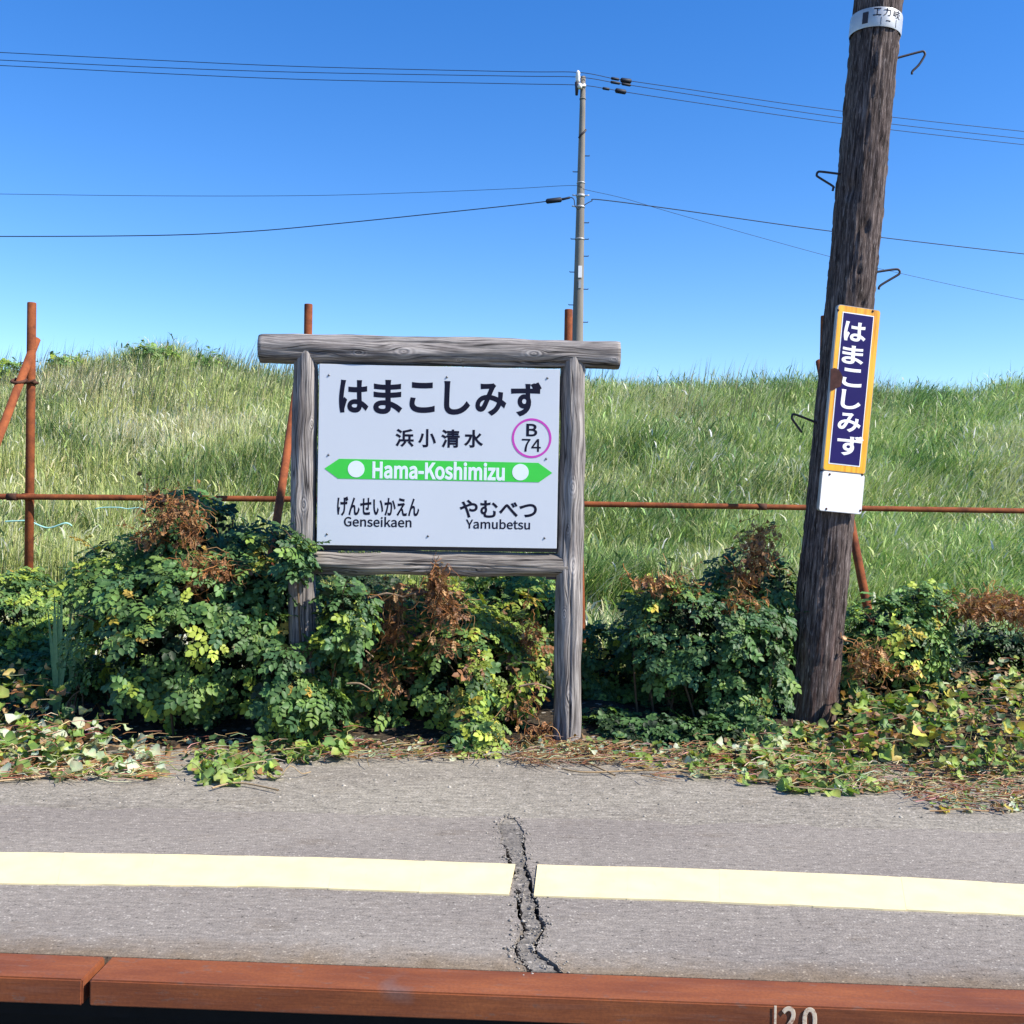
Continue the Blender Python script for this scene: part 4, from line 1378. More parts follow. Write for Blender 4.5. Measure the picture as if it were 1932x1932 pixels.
class Plant:
    def __init__(self, name, base, label, cat, group):
        self.root = empty(name, base)
        tag(self.root, label, cat, group)
        self.inst = []                     # (lib, libname, kind, idx, matrix, score)
        self.stems = ([], [])
        self.dead = ([], [], [])
    def leaf(self, lib, libname, kind, M, rr):
        self.inst.append((lib, libname, kind, rr.randrange(len(lib[kind])), M))
    def tube(self, pts, rad, col=None, sides=4, dead=False):
        V, T = tube_arrays(pts, rad, sides, False)
        tgt = self.dead if dead else self.stems
        n0 = len(tgt[0])
        tgt[0].extend(V); tgt[1].extend([tuple(i + n0 for i in t) for t in T])
        if dead: tgt[2].extend([col] * len(V))
    def finish(self, nparts, matlib, stem_col=(0.10, 0.07, 0.045)):
        inv = mat_of(self.root).inverted()
        def score(it):
            M = it[4]; p = M.translation; size = M.col[0].xyz.length
            facing = abs(M.col[2].xyz.normalized().dot((CAMP - p).normalized()))
            return size * (0.4 + facing) / max(0.5, p.y) ** 1.6 + 0.004 * (6 - p.y)
        order = sorted(self.inst, key=score, reverse=True)
        for lib, ln, kind, i, M in order[:nparts]:
            o = bpy.data.objects.new('leaf', leaf_mesh(lib, ln, kind, i, matlib))
            COL.objects.link(o)
            place(o, self.root, M)
        VV, TT, CC = [], [], []
        n0 = 0
        for lib, ln, kind, i, M in order[nparts:]:
            V, T, C = lib[kind][i]
            A = np.array((inv @ M))
            VV.append(V @ A[:3, :3].T + A[:3, 3]); TT.append(T + n0); CC.append(C * random.uniform(0.75, 1.25)); n0 += len(V)
        if VV:
            o = link('foliage', mesh_np('foliage', np.concatenate(VV), np.concatenate(TT), np.concatenate(CC)), matlib, self.root)
            o['kind'] = 'stuff'
        if self.stems[0]:
            V = np.array([tuple(inv @ Vector(v)) for v in self.stems[0]])
            cc = np.array([stem_col]) * RNG.uniform(0.6, 1.5, (len(V), 1))
            link('stems', mesh_np('stems', V, self.stems[1], cc), M_STEM, self.root)['kind'] = 'stuff'
        if self.dead[0]:
            V = np.array([tuple(inv @ Vector(v)) for v in self.dead[0]])
            o = link('dead_vine', mesh_np('dead_vine', V, self.dead[1], np.array(self.dead[2])), M_DEAD, self.root)
            o['kind'] = 'stuff'
            o['label'] = 'withered brown vine tangle'

def ell(px, py, d, rx, rz, ry):
    k = d / 1932
    return (at(px, py, d), Vector((rx * k, ry, rz * k)))

def fill_bush(pl, ells, mix, n_ros, n_in, size, seed, drape=0.5, inner='deep', mixfn=None, stems=7):
    rr = random.Random(seed)
    wts = [e[1].x * e[1].z for e in ells]
    tot = sum(wts)
    for (c, r), w in zip(ells, wts):
        k = int(n_ros * w / tot)
        done = 0; tries = 0
        while done < k and tries < k * 14:
            tries += 1
            n = Vector((rr.gauss(0, 1), rr.gauss(0, 1), rr.gauss(0, 1))).normalized()
            if n.y > 0.55: continue
            f = 1.0 + rr.gauss(0.0, 0.07) + 0.22 * mnoise.noise(Vector((c.x + n.x * r.x, c.y + n.y * r.y, c.z + n.z * r.z)) * 5.5)
            p = Vector((c.x + n.x * r.x * f, c.y + n.y * r.y * f, c.z + n.z * r.z * f))
            if p.z < 0.03: continue
            if any(sum(((p[i] - c2_[i]) / r2_[i]) ** 2 for i in range(3)) < 0.62 for c2_, r2_ in ells if c2_ is not c): continue
            nn = Vector((n.x / r.x, n.y / r.y, n.z / r.z)).normalized()
            gapn = mnoise.noise(p * 7.0 + Vector((seed, 0, 0)))
            if gapn < -0.16: continue
            done += 1
            ax = (nn * 0.75 + Vector((0.12, -0.1, 0.55)) + Vector((rr.gauss(0, .2), rr.gauss(0, .2), rr.gauss(0, .2)))).normalized()
            _, u, v = frame_of(ax)
            nl = rr.randint(4, 7); a0 = rr.random() * 6.28
            m_ = mixfn(p, rr) if mixfn else mix
            base_kind = pick(m_, rr)
            for q in range(nl):
                a = a0 + q * 6.283 / nl + rr.uniform(-.35, .35)
                rad = u * math.cos(a) + v * math.sin(a)
                dx = (rad + ax * rr.uniform(-0.1, 0.55) - Vector((0, 0, drape * 0.35))).normalized()
                kind = base_kind if rr.random() < 0.75 else pick(m_, rr)
                pl.leaf(ROSE, 'rose', kind, leaf_matrix(p + rad * 0.008, dx, ax + Vector((0.2, -0.1, 0.25)), size * rr.uniform(0.5, 1.3)), rr)
            if rr.random() < 0.4:
                q0 = p - nn * 0.16 - Vector((0, 0, 0.06))
                pl.tube([q0, (q0 + p) / 2 + Vector((rr.uniform(-.01, .01), 0, 0.01)), p], [0.004, 0.0032, 0.002])
    for _ in range(max(3, n_ros // 22)):                    # stray shoots leaving the outline
        c, r = rr.choices(ells, wts)[0]
        n = Vector((rr.gauss(0, 1), rr.gauss(-.4, .6), abs(rr.gauss(.5, .6)))).normalized()
        p = Vector((c.x + n.x * r.x * .9, c.y + n.y * r.y * .9, c.z + n.z * r.z * .9))
        if p.z < 0.1: continue
        d = (n * 0.8 + Vector((rr.gauss(0, .3), rr.gauss(0, .2), 0.5))).normalized()
        ln_ = rr.uniform(0.12, 0.26) * size / 0.11
        pts = [p + d * ln_ * t - Vector((0, 0, 0.35 * ln_ * t * t)) for t in (0, .33, .66, 1)]
        pl.tube(pts, [0.003, 0.0027, 0.0022, 0.0014])
        m_ = mixfn(p, rr) if mixfn else mix
        kind = pick(m_, rr)
        for t in (0.25, 0.45, 0.65, 0.85, 1.0):
            q = p + d * ln_ * t - Vector((0, 0, 0.35 * ln_ * t * t))
            a = rr.random() * 6.28
            dx = (Vector((math.cos(a), math.sin(a), 0.1)) + d * 0.7).normalized()
            pl.leaf(ROSE, 'rose', kind, leaf_matrix(q, dx, Vector((0.15, -0.15, 1)), size * rr.uniform(0.45, 0.85)), rr)
    for _ in range(n_in):                                   # inner leaves, their shade put into the leaf colour
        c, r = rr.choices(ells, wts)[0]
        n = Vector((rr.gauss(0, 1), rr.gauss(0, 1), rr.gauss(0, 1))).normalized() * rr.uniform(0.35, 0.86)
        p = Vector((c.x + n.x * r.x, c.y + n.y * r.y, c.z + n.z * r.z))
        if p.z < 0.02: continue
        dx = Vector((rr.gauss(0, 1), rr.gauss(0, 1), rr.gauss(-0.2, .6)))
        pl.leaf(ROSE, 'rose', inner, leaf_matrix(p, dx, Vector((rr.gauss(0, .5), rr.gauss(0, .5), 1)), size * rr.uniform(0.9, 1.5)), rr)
    # main stems from the ground
    for c, r in ells:
        for _ in range(stems):
            tip = Vector((c.x + rr.uniform(-.8, .8) * r.x, c.y + rr.uniform(-.7, .3) * r.y, c.z + rr.uniform(-.3, .7) * r.z))
            foot = Vector((c.x + (tip.x - c.x) * 0.3 + rr.uniform(-.1, .1), c.y + rr.uniform(-.2, .2), -0.02))
            mid = (tip + foot) / 2 + Vector((rr.uniform(-.06, .06), rr.uniform(-.06, .06), 0.05))
            pl.tube(spline([foot, mid, tip], 4), [0.007] * 4 + [0.005] * 4 + [0.003], sides=5)

BROWNS = [(0.42, 0.17, 0.06), (0.27, 0.11, 0.045), (0.48, 0.29, 0.14), (0.16, 0.085, 0.05), (0.45, 0.20, 0.075)]
def tangle(pl, c, r, n, seed, cols=BROWNS, hang=0.5, rad=0.0015):
    """withered, curled vine strands in an ellipsoid"""
    rr = random.Random(seed)
    for _ in range(int(n * 1.3)):
        p = Vector((c.x + rr.gauss(0, .5) * r.x, c.y + rr.gauss(0, .5) * r.y, c.z + rr.gauss(0, .5) * r.z))
        pl.leaf(ROSE, 'rose', 'brown', leaf_matrix(p, (rr.gauss(0, .6), rr.gauss(-.2, .6), rr.gauss(-.8, .6)), (rr.gauss(0, 1), rr.gauss(0, 1), rr.gauss(0, 1)), rr.uniform(0.022, 0.055)), rr)
    for _ in range(int(n * 0.8)):
        p = Vector((c.x + rr.gauss(0, .5) * r.x, c.y + rr.gauss(0, .5) * r.y, c.z + rr.gauss(0, .5) * r.z))
        d = Vector((rr.gauss(0, 1), rr.gauss(0, .6), rr.gauss(-hang, .7))).normalized()
        pts = [p.copy()]
        st = rr.uniform(0.013, 0.027)
        for k in range(7):
            d = (d + Vector((rr.gauss(0, .5), rr.gauss(0, .4), rr.gauss(-.08, .5)))).normalized()
            p = p + d * st; pts.append(p.copy())
        col = rr.choice(cols); k_ = rr.uniform(.7, 1.25)
        pl.tube(pts, [rad * rr.uniform(.7, 1.4)] * 8, tuple(x * k_ for x in col), 3, True)
        if rr.random() < 0.5:                               # curled dead leaf
            q = pts[rr.randrange(len(pts))]
            pl.leaf(VINE, 'vine', 'brown', leaf_matrix(q, (rr.gauss(0, 1), rr.gauss(0, 1), rr.gauss(-.6, .6)), (rr.gauss(0, 1), rr.gauss(0, 1), rr.gauss(0, 1)), rr.uniform(0.012, 0.030)), rr)

def vine_patch(pl, pxlist, n, hmax, mix, size, seed, tilt=0.6, depth_bias=0.0):
    """rounded leaves over ground quads given as survey boxes (x0,x1,y0,y1)"""
    rr = random.Random(seed)
    ar = [(b[1] - b[0]) * (b[3] - b[2]) for b in pxlist]
    for _ in range(n):
        x0, x1, y0, y1 = rr.choices(pxlist, ar)[0]
        g = ground(rr.uniform(x0, x1), rr.uniform(y0, y1))
        back = min(1.0, max(0.15, (g.y - 4.3) / 0.6))
        p = Vector((g.x, g.y, 0.01 + hmax * back * rr.random() ** 1.2))
        dx = Vector((rr.gauss(0, 1), rr.gauss(-.2, 1), rr.gauss(-.25, .3)))
        nz = Vector((rr.gauss(0.2, tilt), rr.gauss(-0.45, tilt), 1.0))
        kind = pick(mix, rr)
        pl.leaf(VINE, 'vine', kind, leaf_matrix(p, dx, nz, size * rr.uniform(0.55, 1.25) * (0.65 if kind == 'brown' else 1.0)), rr)

def litter(pl, pxlist, n, seed, cols, ln=(0.05, 0.16), z=0.012, zr=0.02):
    rr = random.Random(seed)
    ar = [(b[1] - b[0]) * (b[3] - b[2]) for b in pxlist]
    for _ in range(n):
        x0, x1, y0, y1 = rr.choices(pxlist, ar)[0]
        g = ground(rr.uniform(x0, x1), rr.uniform(y0, y1))
        a = rr.gauss(0, 0.7); L = rr.uniform(*ln)
        p = Vector((g.x, g.y, z + rr.random() * zr))
        d = Vector((math.cos(a), math.sin(a), 0))
        b = Vector((-d.y, d.x, 0)) * rr.uniform(-.25, .25) * L
        pl.tube([p, p + d * L * .5 + b + Vector((0, 0, rr.uniform(0, .015))), p + d * L + Vector((0, 0, rr.uniform(-.004, .01)))],
                [0.0022, 0.002, 0.0012], tuple(x * rr.uniform(.7, 1.2) for x in rr.choice(cols)), 3, True)

# ---- A: large shrub left of the sign
ea = [ell(370, 1190, 5.25, 200, 150, 0.42), ell(375, 1040, 5.45, 92, 110, 0.30), ell(250, 1110, 5.45, 95, 95, 0.32), ell(505, 1110, 5.3, 88, 110, 0.30), ell(550, 1290, 5.05, 62, 105, 0.25),
      ell(330, 1330, 5.85, 200, 85, 0.22)]
A = Plant('rose_shrub', (ea[0][0].x, ea[0][0].y, 0), 'tallest dark green rose shrub, left of the sign, brown withered vine on top', 'shrub', 'rose shrubs along the platform')
fill_bush(A, ea, {'dark': 0.40, 'mid': 0.52, 'lime': 0.10, 'yellow': 0.02}, 430, 1300, 0.092, 31)
for px, py, d, rx, rz, n in ((330, 965, 5.2, 36, 42, 90), (365, 985, 5.15, 18, 40, 60), (290, 1005, 5.2, 26, 22, 40), (368, 1075, 5.0, 16, 34, 50), (415, 1070, 5.0, 38, 20, 60), (300, 935, 5.3, 30, 12, 25)):
    c, r = ell(px, py, d, rx, rz, 0.08); tangle(A, c, r, n, px)
A.finish(300, M_LEAF)
# ---- B: low shrub at far left, mostly in the shade of A
eb = [ell(90, 1310, 5.75, 160, 95, 0.3), ell(215, 1330, 5.75, 100, 85, 0.25), ell(10, 1260, 5.8, 100, 70, 0.3), ell(170, 1285, 5.25, 40, 25, 0.12)]
B = Plant('rose_shrub', (eb[0][0].x, eb[0][0].y, 0), 'low dark shaded shrub at the left edge, below the clump of broad grass', 'shrub', 'rose shrubs along the platform')
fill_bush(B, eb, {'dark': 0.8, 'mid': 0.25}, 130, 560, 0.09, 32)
B.finish(120, M_LEAF)
eb2 = [ell(20, 1160, 5.95, 95, 80, 0.35), ell(95, 1170, 6.1, 70, 60, 0.3)]
B2 = Plant('leafy_weeds', (eb2[0][0].x, eb2[0][0].y, 0), 'sunlit small-leaved weeds at the left edge below the leftmost fence post', 'weeds', None)
fill_bush(B2, eb2, {'mid': 0.6, 'lime': 0.35, 'dark': 0.3, 'yellow': 0.04}, 190, 260, 0.07, 33)
B2.finish(80, M_LEAF)
# ---- C: yellowing shrub under the sign
ec = [ell(715, 1270, 5.5, 115, 135, 0.32), ell(885, 1270, 5.4, 110, 130, 0.32), ell(985, 1220, 5.6, 60, 100, 0.26), ell(900, 1385, 4.98, 55, 40, 0.16), ell(800, 1180, 5.6, 120, 80, 0.3)]
def cmix(p, rr):
    s, z = (p - S0).dot(sx_), p.z
    if s < -0.33: return {'dark': 0.5, 'mid': 0.35, 'lime': 0.25, 'brown': 0.06}
    if s < 0.05: return {'dark': 0.22, 'mid': 0.4, 'lime': 0.42, 'brown': 0.14, 'yellow': 0.06}
    return {'dark': 0.12, 'mid': 0.3, 'lime': 0.65, 'brown': 0.06, 'yellow': 0.08}
Cb = Plant('rose_shrub', (ec[1][0].x, ec[1][0].y, 0), 'yellowing half-withered rose shrub under the station sign', 'shrub', 'rose shrubs along the platform')
fill_bush(Cb, ec, {}, 320, 700, 0.085, 34, mixfn=cmix)
for px, py, d, rx, rz, n in ((826, 1105, 5.06, 13, 46, 95), (780, 1115, 5.12, 70, 8, 35), (745, 1180, 5.15, 13, 60, 60), (715, 1150, 5.2, 40, 26, 25), (850, 1150, 5.1, 30, 30, 40), (835, 1210, 5.1, 60, 26, 20),
                             (1000, 1210, 5.3, 22, 60, 40), (985, 1320, 5.1, 40, 40, 25), (720, 1270, 5.15, 50, 50, 30), (1010, 1380, 5.0, 35, 25, 25)):
    c, r = ell(px, py, d, rx, rz, 0.07); tangle(Cb, c, r, n, px + 1)
# bare twigs
rr = random.Random(50)
for px, py, qx, qy in ((590, 1270, 625, 1352), (650, 1215, 705, 1240), (655, 1290, 705, 1305), (980, 1295, 1040, 1300), (640, 1100, 700, 1128), (700, 1128, 760, 1126), (760, 1126, 828, 1122), (622, 1352, 600, 1400)):
    a_, b_ = at(px, py, 5.1), at(qx, qy, 5.08)
    Cb.tube(spline([a_, (a_ + b_) / 2 + Vector((0, 0, 0.02)), b_], 4), [0.0055] * 5 + [0.004] * 4, sides=5)
Cb.finish(260, M_LEAF, (0.22, 0.16, 0.11))
# sprig in front of the left sign post
ec2 = [ell(648, 1165, 4.98, 44, 60, 0.12), ell(560, 1060, 4.98, 22, 45, 0.08), ell(600, 1330, 4.95, 36, 45, 0.12)]
C2 = Plant('rose_shrub', (ec2[0][0].x, ec2[0][0].y, 0), 'dark green rose sprays in front of the left sign post', 'shrub', 'rose shrubs along the platform')
fill_bush(C2, ec2, {'dark': 0.6, 'mid': 0.36, 'lime': 0.1}, 75, 80, 0.086, 35, stems=0)
for (px, py), (qx, qy) in (((605, 1400), (648, 1165)), ((575, 1400), (560, 1060)), ((610, 1405), (600, 1330))):
    a_, b_ = ground(px, py), at(qx, qy, 5.0)
    C2.tube(spline([a_, (a_ + b_) / 2, b_], 4), 0.005, sides=5)
C2.finish(110, M_LEAF)
# background shrub behind the sign
ec3 = [ell(680, 1150, 6.2, 120, 70, 0.25), ell(970, 1140, 6.3, 100, 65, 0.25), ell(850, 1190, 6.2, 120, 60, 0.25)]
C3 = Plant('rose_shrub', (ec3[0][0].x, ec3[0][0].y, 0), 'shrub showing in the gap below the sign, behind the yellowing one', 'shrub', 'rose shrubs along the platform')
fill_bush(C3, ec3[:1], {'deep': 0.9, 'dark': 0.2}, 60, 200, 0.085, 46)  # left part: shade below the sign painted with near-black leaves
fill_bush(C3, ec3[1:], {'mid': 0.6, 'lime': 0.35, 'dark': 0.15}, 130, 420, 0.085, 36)
C3.finish(60, M_LEAF)
# ---- D: shrub between sign and pole
ed = [ell(1335, 1205, 5.55, 155, 95, 0.36), ell(1425, 1105, 5.75, 75, 85, 0.25), ell(1250, 1145, 5.65, 75, 60, 0.25), ell(1400, 1310, 5.45, 75, 85, 0.22), ell(1240, 1310, 6.0, 165, 100, 0.25), ell(1415, 1220, 5.45, 70, 90, 0.25), ell(1170, 1260, 6.0, 90, 80, 0.2), ell(1165, 1360, 5.85, 80, 45, 0.2), ell(1290, 1372, 5.6, 95, 36, 0.2)]
D = Plant('rose_shrub', (ed[0][0].x, ed[0][0].y, 0), 'dark bluish green rose shrub between the sign and the wooden pole', 'shrub', 'rose shrubs along the platform')
fill_bush(D, ed, {'dark': 0.74, 'mid': 0.26, 'lime': 0.03, 'yellow': 0.02}, 390, 1200, 0.083, 37)
fill_bush(D, [ell(1150, 1380, 5.35, 60, 38, 0.18), ell(1245, 1390, 5.2, 80, 34, 0.16), ell(1350, 1392, 5.15, 80, 32, 0.16), ell(1430, 1385, 5.2, 50, 34, 0.15)], {'dark': 0.75, 'deep': 0.4, 'mid': 0.1}, 110, 200, 0.082, 44, stems=2)
for px, py, d, rx, rz, n in ((1425, 1040, 5.5, 28, 40, 80), (1400, 1085, 5.5, 26, 20, 45), (1240, 1095, 5.45, 45, 14, 45), (1400, 1135, 5.35, 40, 14, 35), (1300, 1110, 5.5, 40, 14, 25), (1440, 1000, 5.6, 25, 18, 25)):
    c, r = ell(px, py, d, rx, rz, 0.07); tangle(D, c, r, n, px + 2)
D.finish(280, M_LEAF)
# ---- E, F right of the pole
ee = [ell(1690, 1215, 5.75, 90, 90, 0.28), ell(1735, 1150, 5.8, 55, 50, 0.2), ell(1640, 1290, 5.7, 70, 70, 0.25)]
E = Plant('rose_shrub', (ee[0][0].x, ee[0][0].y, 0), 'green rose shrub just right of the wooden pole', 'shrub', 'rose shrubs along the platform')
fill_bush(E, ee, {'dark': 0.45, 'mid': 0.42, 'lime': 0.15, 'yellow': 0.04}, 170, 430, 0.08, 38)
for px, py, d, rx, rz, n in ((1640, 1235, 5.45, 30, 30, 50), (1620, 1255, 5.45, 22, 30, 30), (1700, 1260, 5.45, 50, 14, 25)):
    c, r = ell(px, py, d, rx, rz, 0.07); tangle(E, c, r, n, px + 2, [(0.42, 0.26, 0.09), (0.36, 0.17, 0.07), (0.3, 0.28, 0.08)])
E.finish(140, M_LEAF)
ef = [ell(1890, 1250, 6.15, 120, 95, 0.25), ell(1970, 1300, 6.1, 90, 80, 0.25), ell(1800, 1290, 6.1, 70, 60, 0.2)]
F_ = Plant('rose_shrub', (ef[0][0].x, ef[0][0].y, 0), 'dark shrub at the right edge topped with rust-brown dead vines', 'shrub', 'rose shrubs along the platform')
fill_bush(F_, ef, {'dark': 0.5, 'deep': 0.9}, 100, 560, 0.085, 39)
for px, py, d, rx, rz, n in ((1890, 1140, 5.6, 75, 14, 260), (1950, 1155, 5.5, 50, 18, 120), (1830, 1150, 5.65, 30, 14, 50)):
    c, r = ell(px, py, d, rx, rz, 0.22); tangle(F_, c, r, n, px + 2, BROWNS, 0.1)
F_.finish(80, M_LEAF)

# ---- leafy weeds standing on the crest of the bank
for k_, (px, py, rx, rz, lab) in enumerate(((290, 668, 40, 13, 'leafy weeds on the highest hump of the bank'), (15, 697, 45, 14, 'leafy weeds on the bank top left of the leftmost fence post'),
                                (130, 684, 30, 9, 'leafy weeds on the bank top between the hump and the leftmost post'), (395, 688, 30, 9, 'leafy weeds on the bank top just left of the sign'))):
    ew = [ell(px, py, 16.7, rx, rz, 0.25)]
    W = Plant('weed_clump', (ew[0][0].x, ew[0][0].y, float(terrain(ew[0][0].x, ew[0][0].y))), lab, 'weeds', 'weeds on the bank top')
    fill_bush(W, ew, {'mid': 0.8, 'lime': 0.35}, 20, 10, 0.13, 80 + k_, stems=0)
    rr = random.Random(k_)
    for _ in range(8):
        f_ = ew[0][0] + Vector((rr.uniform(-.3, .3), 0, -0.5)); f_.z = float(terrain(f_.x, f_.y))
        W.tube([f_, ew[0][0] + Vector((rr.uniform(-.3, .3), 0, rr.uniform(-.1, .2)))], 0.006)
    W.finish(0, M_LEAF)

# ---- broad grass clump by shrub A
gc_ = at(125, 1195, 5.3)
def grass_clump():
    base = Vector((gc_.x, gc_.y, 0.0))
    root = empty('grass_clump', base)
    tag(root, 'clump of broad pale green grass blades left of the tallest shrub', 'grass clump')
    rr = random.Random(4)
    tips = [(118, 1120, 0.014), (103, 1130, 0.015), (150, 1125, 0.013), (158, 1140, 0.012), (140, 1135, 0.012), (165, 1168, 0.010), (110, 1140, 0.012), (132, 1150, 0.011), (90, 1150, 0.01), (172, 1185, 0.01)]
    for tx, ty, w in tips:
        tip = at(tx, ty - 6, 5.3 + rr.uniform(-.05, .05))
        foot = base + Vector((rr.uniform(-.05, .05), rr.uniform(-.04, .04), 0))
        n = 6; V = []; T = []; C = []
        for k in range(n + 1):
            t = k / n
            c = foot.lerp(tip, t) + Vector((0, 0, 0.10 * t * (1 - t)))
            ww = w * (1 - 0.9 * t ** 3)
            V += [tuple(c + Vector((-ww, -0.003, 0))), tuple(c + Vector((0, 0.004, 0))), tuple(c + Vector((ww, -0.003, 0)))]
            C += [(0.20, 0.34, 0.17)] * 3
        for k in range(n):
            for j in (0, 1):
                a_ = k * 3 + j; T += [(a_, a_ + 1, a_ + 4), (a_, a_ + 4, a_ + 3)]
        link('blade', mesh_np('blade', V, T, C), M_GRASS, root, True)
grass_clump()

# ---- creeping vines and litter on the platform margin
TAN = [(0.46, 0.34, 0.20), (0.36, 0.22, 0.11), (0.55, 0.46, 0.30), (0.30, 0.13, 0.07)]
def creeper(name, boxes, n, hmax, mix, size, seed, label, nparts, lit_n=0, lit_boxes=None, stems=()):
    g = ground((boxes[0][0] + boxes[0][1]) / 2, (boxes[0][2] + boxes[0][3]) / 2)
    pl = Plant(name, (g.x, g.y, 0), label, 'leaf litter' if 'litter' in name else 'vine', None if 'litter' in name else 'creeping vines on the platform margin')
    vine_patch(pl, boxes, n, hmax, mix, size, seed)
    if lit_n: litter(pl, lit_boxes or boxes, lit_n * 2, seed + 1, TAN)
    litter(pl, boxes, n // 4, seed + 2, TAN, (0.04, 0.11), 0.02, hmax)
    for pts in stems:
        P = spline([ground(x, y) + Vector((0, 0, 0.012)) for x, y in pts], 5)
        pl.tube(P, 0.0042, (0.42, 0.30, 0.17), 5, True)
    rr = random.Random(seed + 9)
    for _ in range(max(3, n // 40)):                     # runners
        x0, x1, y0, y1 = rr.choice(boxes)
        px, py, a = rr.uniform(x0, x1), rr.uniform(y0, y1), rr.gauss(0, 0.5)
        P = []
        for k in range(6):
            g = ground(px, min(y1, max(y0, py)))
            P.append(g + Vector((0, 0, 0.01 + hmax * 0.5 * rr.random() * (0 < k < 5))))
            a += rr.gauss(0, .35); px += 24 * math.cos(a); py += 9 * math.sin(a)
        col_ = rr.choice(TAN + [(0.20, 0.22, 0.09)] * 2)
        pl.tube(spline(P, 3), 0.0026, col_, 4, True)
    pl.finish(nparts, M_VINELEAF)
creeper('creeping_vine', [(-60, 290, 1418, 1470), (-60, 200, 1400, 1440)], 420, 0.16, {'pale': 0.38, 'vine': 0.3, 'lime': 0.12, 'brown': 0.3}, 0.066, 61,
        'pale wilted vine leaves lying at the left edge of the platform', 200, 120, [(-60, 300, 1420, 1478)],
        [[(-40, 1482), (80, 1470), (200, 1452), (300, 1442)], [(0, 1475), (120, 1455), (220, 1448)]])
creeper('creeping_vine', [(-60, 130, 1340, 1410)], 260, 0.28, {'lime': 0.3, 'vine': 0.3, 'brown': 0.3, 'yellow': 0.12, 'dark': 0.1}, 0.055, 62,
        'yellow-green vine with brown stalks at the left edge above the pale leaves', 120, 60)
creeper('creeping_vine', [(375, 520, 1428, 1475), (370, 440, 1440, 1480), (520, 660, 1400, 1440)], 220, 0.10, {'vine': 0.5, 'lime': 0.4, 'brown': 0.12, 'dark': 0.08}, 0.055, 63,
        'bright green creeper spilling onto the platform below the tallest shrub', 130, 60, [(480, 1000, 1420, 1440)], [[(400, 1492), (450, 1482), (525, 1496)]])
creeper('creeping_vine', [(990, 1170, 1408, 1438)], 110, 0.06, {'brown': 0.6, 'pale': 0.3, 'vine': 0.25}, 0.036, 64,
        'dry straw-brown vine litter at the foot of the right sign post', 60, 170, [(960, 1180, 1410, 1448)], [[(1060, 1455), (1110, 1462), (1250, 1458), (1400, 1468)], [(1090, 1435), (1160, 1468)]])
creeper('creeping_vine', [(1180, 1420, 1425, 1450), (1300, 1500, 1420, 1470)], 260, 0.07, {'vine': 0.4, 'pale': 0.3, 'lime': 0.2, 'brown': 0.2}, 0.042, 65,
        'thin creeper along the platform margin left of the wooden pole', 140, 90, [(1170, 1500, 1430, 1475)])
creeper('creeping_vine', [(1400, 1600, 1404, 1480), (1480, 1640, 1450, 1498), (1430, 1610, 1394, 1415)], 520, 0.09, {'vine': 0.5, 'lime': 0.15, 'brown': 0.4, 'yellow': 0.05, 'pale': 0.08, 'dark': 0.1}, 0.054, 66,
        'fresh green vine leaves at the foot of the wooden pole', 200, 80)
creeper('creeping_vine', [(1590, 1800, 1370, 1450), (1600, 1760, 1360, 1400)], 560, 0.24, {'vine': 0.5, 'lime': 0.2, 'brown': 0.45, 'yellow': 0.1, 'dark': 0.12}, 0.056, 67,
        'round-leaved green vine heap right of the wooden pole', 220, 60, [(1600, 1932, 1440, 1500)])
creeper('creeping_vine', [(1780, 2000, 1350, 1480)], 720, 0.36, {'vine': 0.25, 'lime': 0.25, 'brown': 0.5, 'yellow': 0.12, 'dark': 0.1, 'pale': 0.08}, 0.048, 68,
        'withering yellow and brown vine heap at the right edge of the platform', 220, 70, [(1700, 1980, 1470, 1525)])

creeper('creeping_vine', [(1620, 1990, 1440, 1505), (1750, 1990, 1500, 1535)], 420, 0.025, {'brown': 0.6, 'pale': 0.25, 'vine': 0.3, 'yellow': 0.06}, 0.034, 69,
        'dry leaf litter spread at the right end of the platform margin', 160, 30)
creeper('leaf_litter', [(290, 1000, 1402, 1434), (1080, 1500, 1404, 1440)], 520, 0.02, {'brown': 0.7, 'pale': 0.16, 'vine': 0.16, 'yellow': 0.06, 'dark': 0.15}, 0.034, 70,
        'dry brown leaf litter along the foot of the shrubs', 180, 40)
# shallow soil mound hidden by the plants
def soil_bank():
    V = []
    nx_, ny_ = 380, 14
    for j in range(ny_ + 1):
        for i in range(nx_ + 1):
            x = -6.5 + 13.0 * i / nx_; y = 4.86 + 0.16 * mnoise.noise(Vector((x * 1.3, 0, 3))) + 0.07 * mnoise.noise(Vector((x * 6, 0, 5)))
            y = y + (6.5 - y) * (j / ny_) ** 1.5
            hgt = 0.03 + 0.07 * sstep(4.95, 5.5, y) * 1.0 * (1 + 0.5 * mnoise.noise(Vector((x * 3, y * 3, 0))))
            V.append((x, y, hgt - 0.025 + 0.012 * mnoise.noise(Vector((x * 25, y * 25, 1))) if j else -0.05))
    T = []
    for j in range(ny_):
        for i in range(nx_):
            a_ = j * (nx_ + 1) + i
            T.append((a_, a_ + 1, a_ + nx_ + 2, a_ + nx_ + 1))
    tag(link('soil', mesh_np('soil', V, T, smooth=True), M_SOIL), kind='structure')
soil_bank()

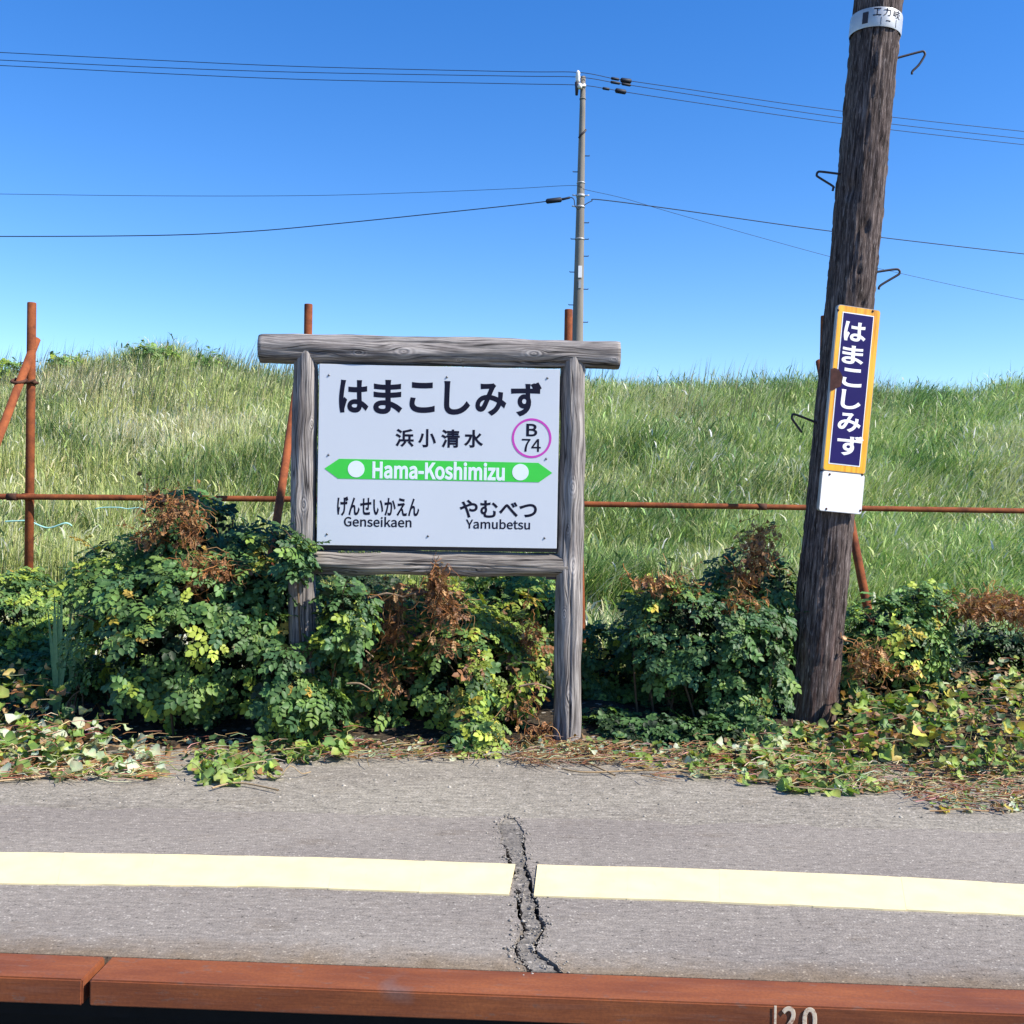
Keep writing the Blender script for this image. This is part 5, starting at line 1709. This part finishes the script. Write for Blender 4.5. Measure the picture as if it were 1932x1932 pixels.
# gravel and grit on the rough margin
def gravel():
    rg = np.random.default_rng(3)
    n = 5200
    base = np.array([(0, 0, 0.7), (1, 0, 0), (0.3, 0.95, 0), (-0.8, 0.6, 0), (-0.8, -0.6, 0), (0.3, -0.95, 0), (0, 0, -0.4)])
    tri = np.array([(0, 1, 2), (0, 2, 3), (0, 3, 4), (0, 4, 5), (0, 5, 1), (6, 2, 1), (6, 3, 2), (6, 4, 3), (6, 5, 4), (6, 1, 5)])
    VV, TT, CC = [], [], []
    k = 0
    while k < n:
        px, py = rg.uniform(-60, 1990), 1432 + 112 * rg.random() ** 1.3
        lim = 1521 + px / 1932 * 48
        if py > lim + rg.normal(-14, 10): continue
        g = ground(px, py)
        s = rg.choice([0.0025, 0.0035, 0.005, 0.009], p=[.45, .35, .17, .03]) * rg.uniform(.7, 1.3)
        a = rg.random() * 6.28
        v = base * rg.uniform(.75, 1.25, (7, 3)) * s
        v = np.stack([v[:, 0] * math.cos(a) - v[:, 1] * math.sin(a), v[:, 0] * math.sin(a) + v[:, 1] * math.cos(a), v[:, 2]], 1)
        v += np.array([g.x, g.y, -0.006 + s * 0.2])
        VV.append(v); TT.append(tri + 7 * k)
        c = np.array([[0.34, 0.31, 0.26]]) * rg.uniform(.45, 1.6)
        CC.append(np.repeat(c, 7, 0)); k += 1
    edge = [p for p in CLJ + CRJ]
    for _ in range(700):
        ex_, ey_ = edge[rg.integers(len(edge))]
        s = rg.choice([0.002, 0.003, 0.0045, 0.007], p=[.4, .35, .2, .05])
        v = base * rg.uniform(.7, 1.3, (7, 3)) * s + np.array([ex_ + rg.normal(0, 0.016), ey_ + rg.normal(0, 0.016), s * 0.2])
        VV.append(v); TT.append(tri + 7 * k); k += 1
        CC.append(np.repeat(np.array([[0.30, 0.27, 0.23]]) * rg.uniform(.4, 1.5), 7, 0))
    tag(link('gravel', mesh_np('gravel', np.concatenate(VV), np.concatenate(TT), np.clip(np.concatenate(CC), 0, .8)), M_STONE), 'loose pale gravel on the rough platform margin', 'gravel', kind='stuff')
gravel()

# moss and a strand on the bottom bar of the sign
rr = random.Random(12)
V, T, C = [], [], []
for _ in range(170):
    u_ = rr.random()
    s, z = s_loc(638 + 80 * u_, 1041 + rr.uniform(-1.5, 2.2), 0.048)
    sz = rr.uniform(0.002, 0.0045); n0 = len(V)
    for q in range(3):
        a_ = rr.random() * 6.28; V.append((s + sz * math.cos(a_), -0.041 + rr.uniform(-.004, .004), z + sz * math.sin(a_)))
    T.append((n0, n0 + 1, n0 + 2)); C += [(0.22, 0.30, 0.07)] * 3
link('moss', mesh_np('moss', V, T, C), M_GRASS, sign)['kind'] = 'stuff'
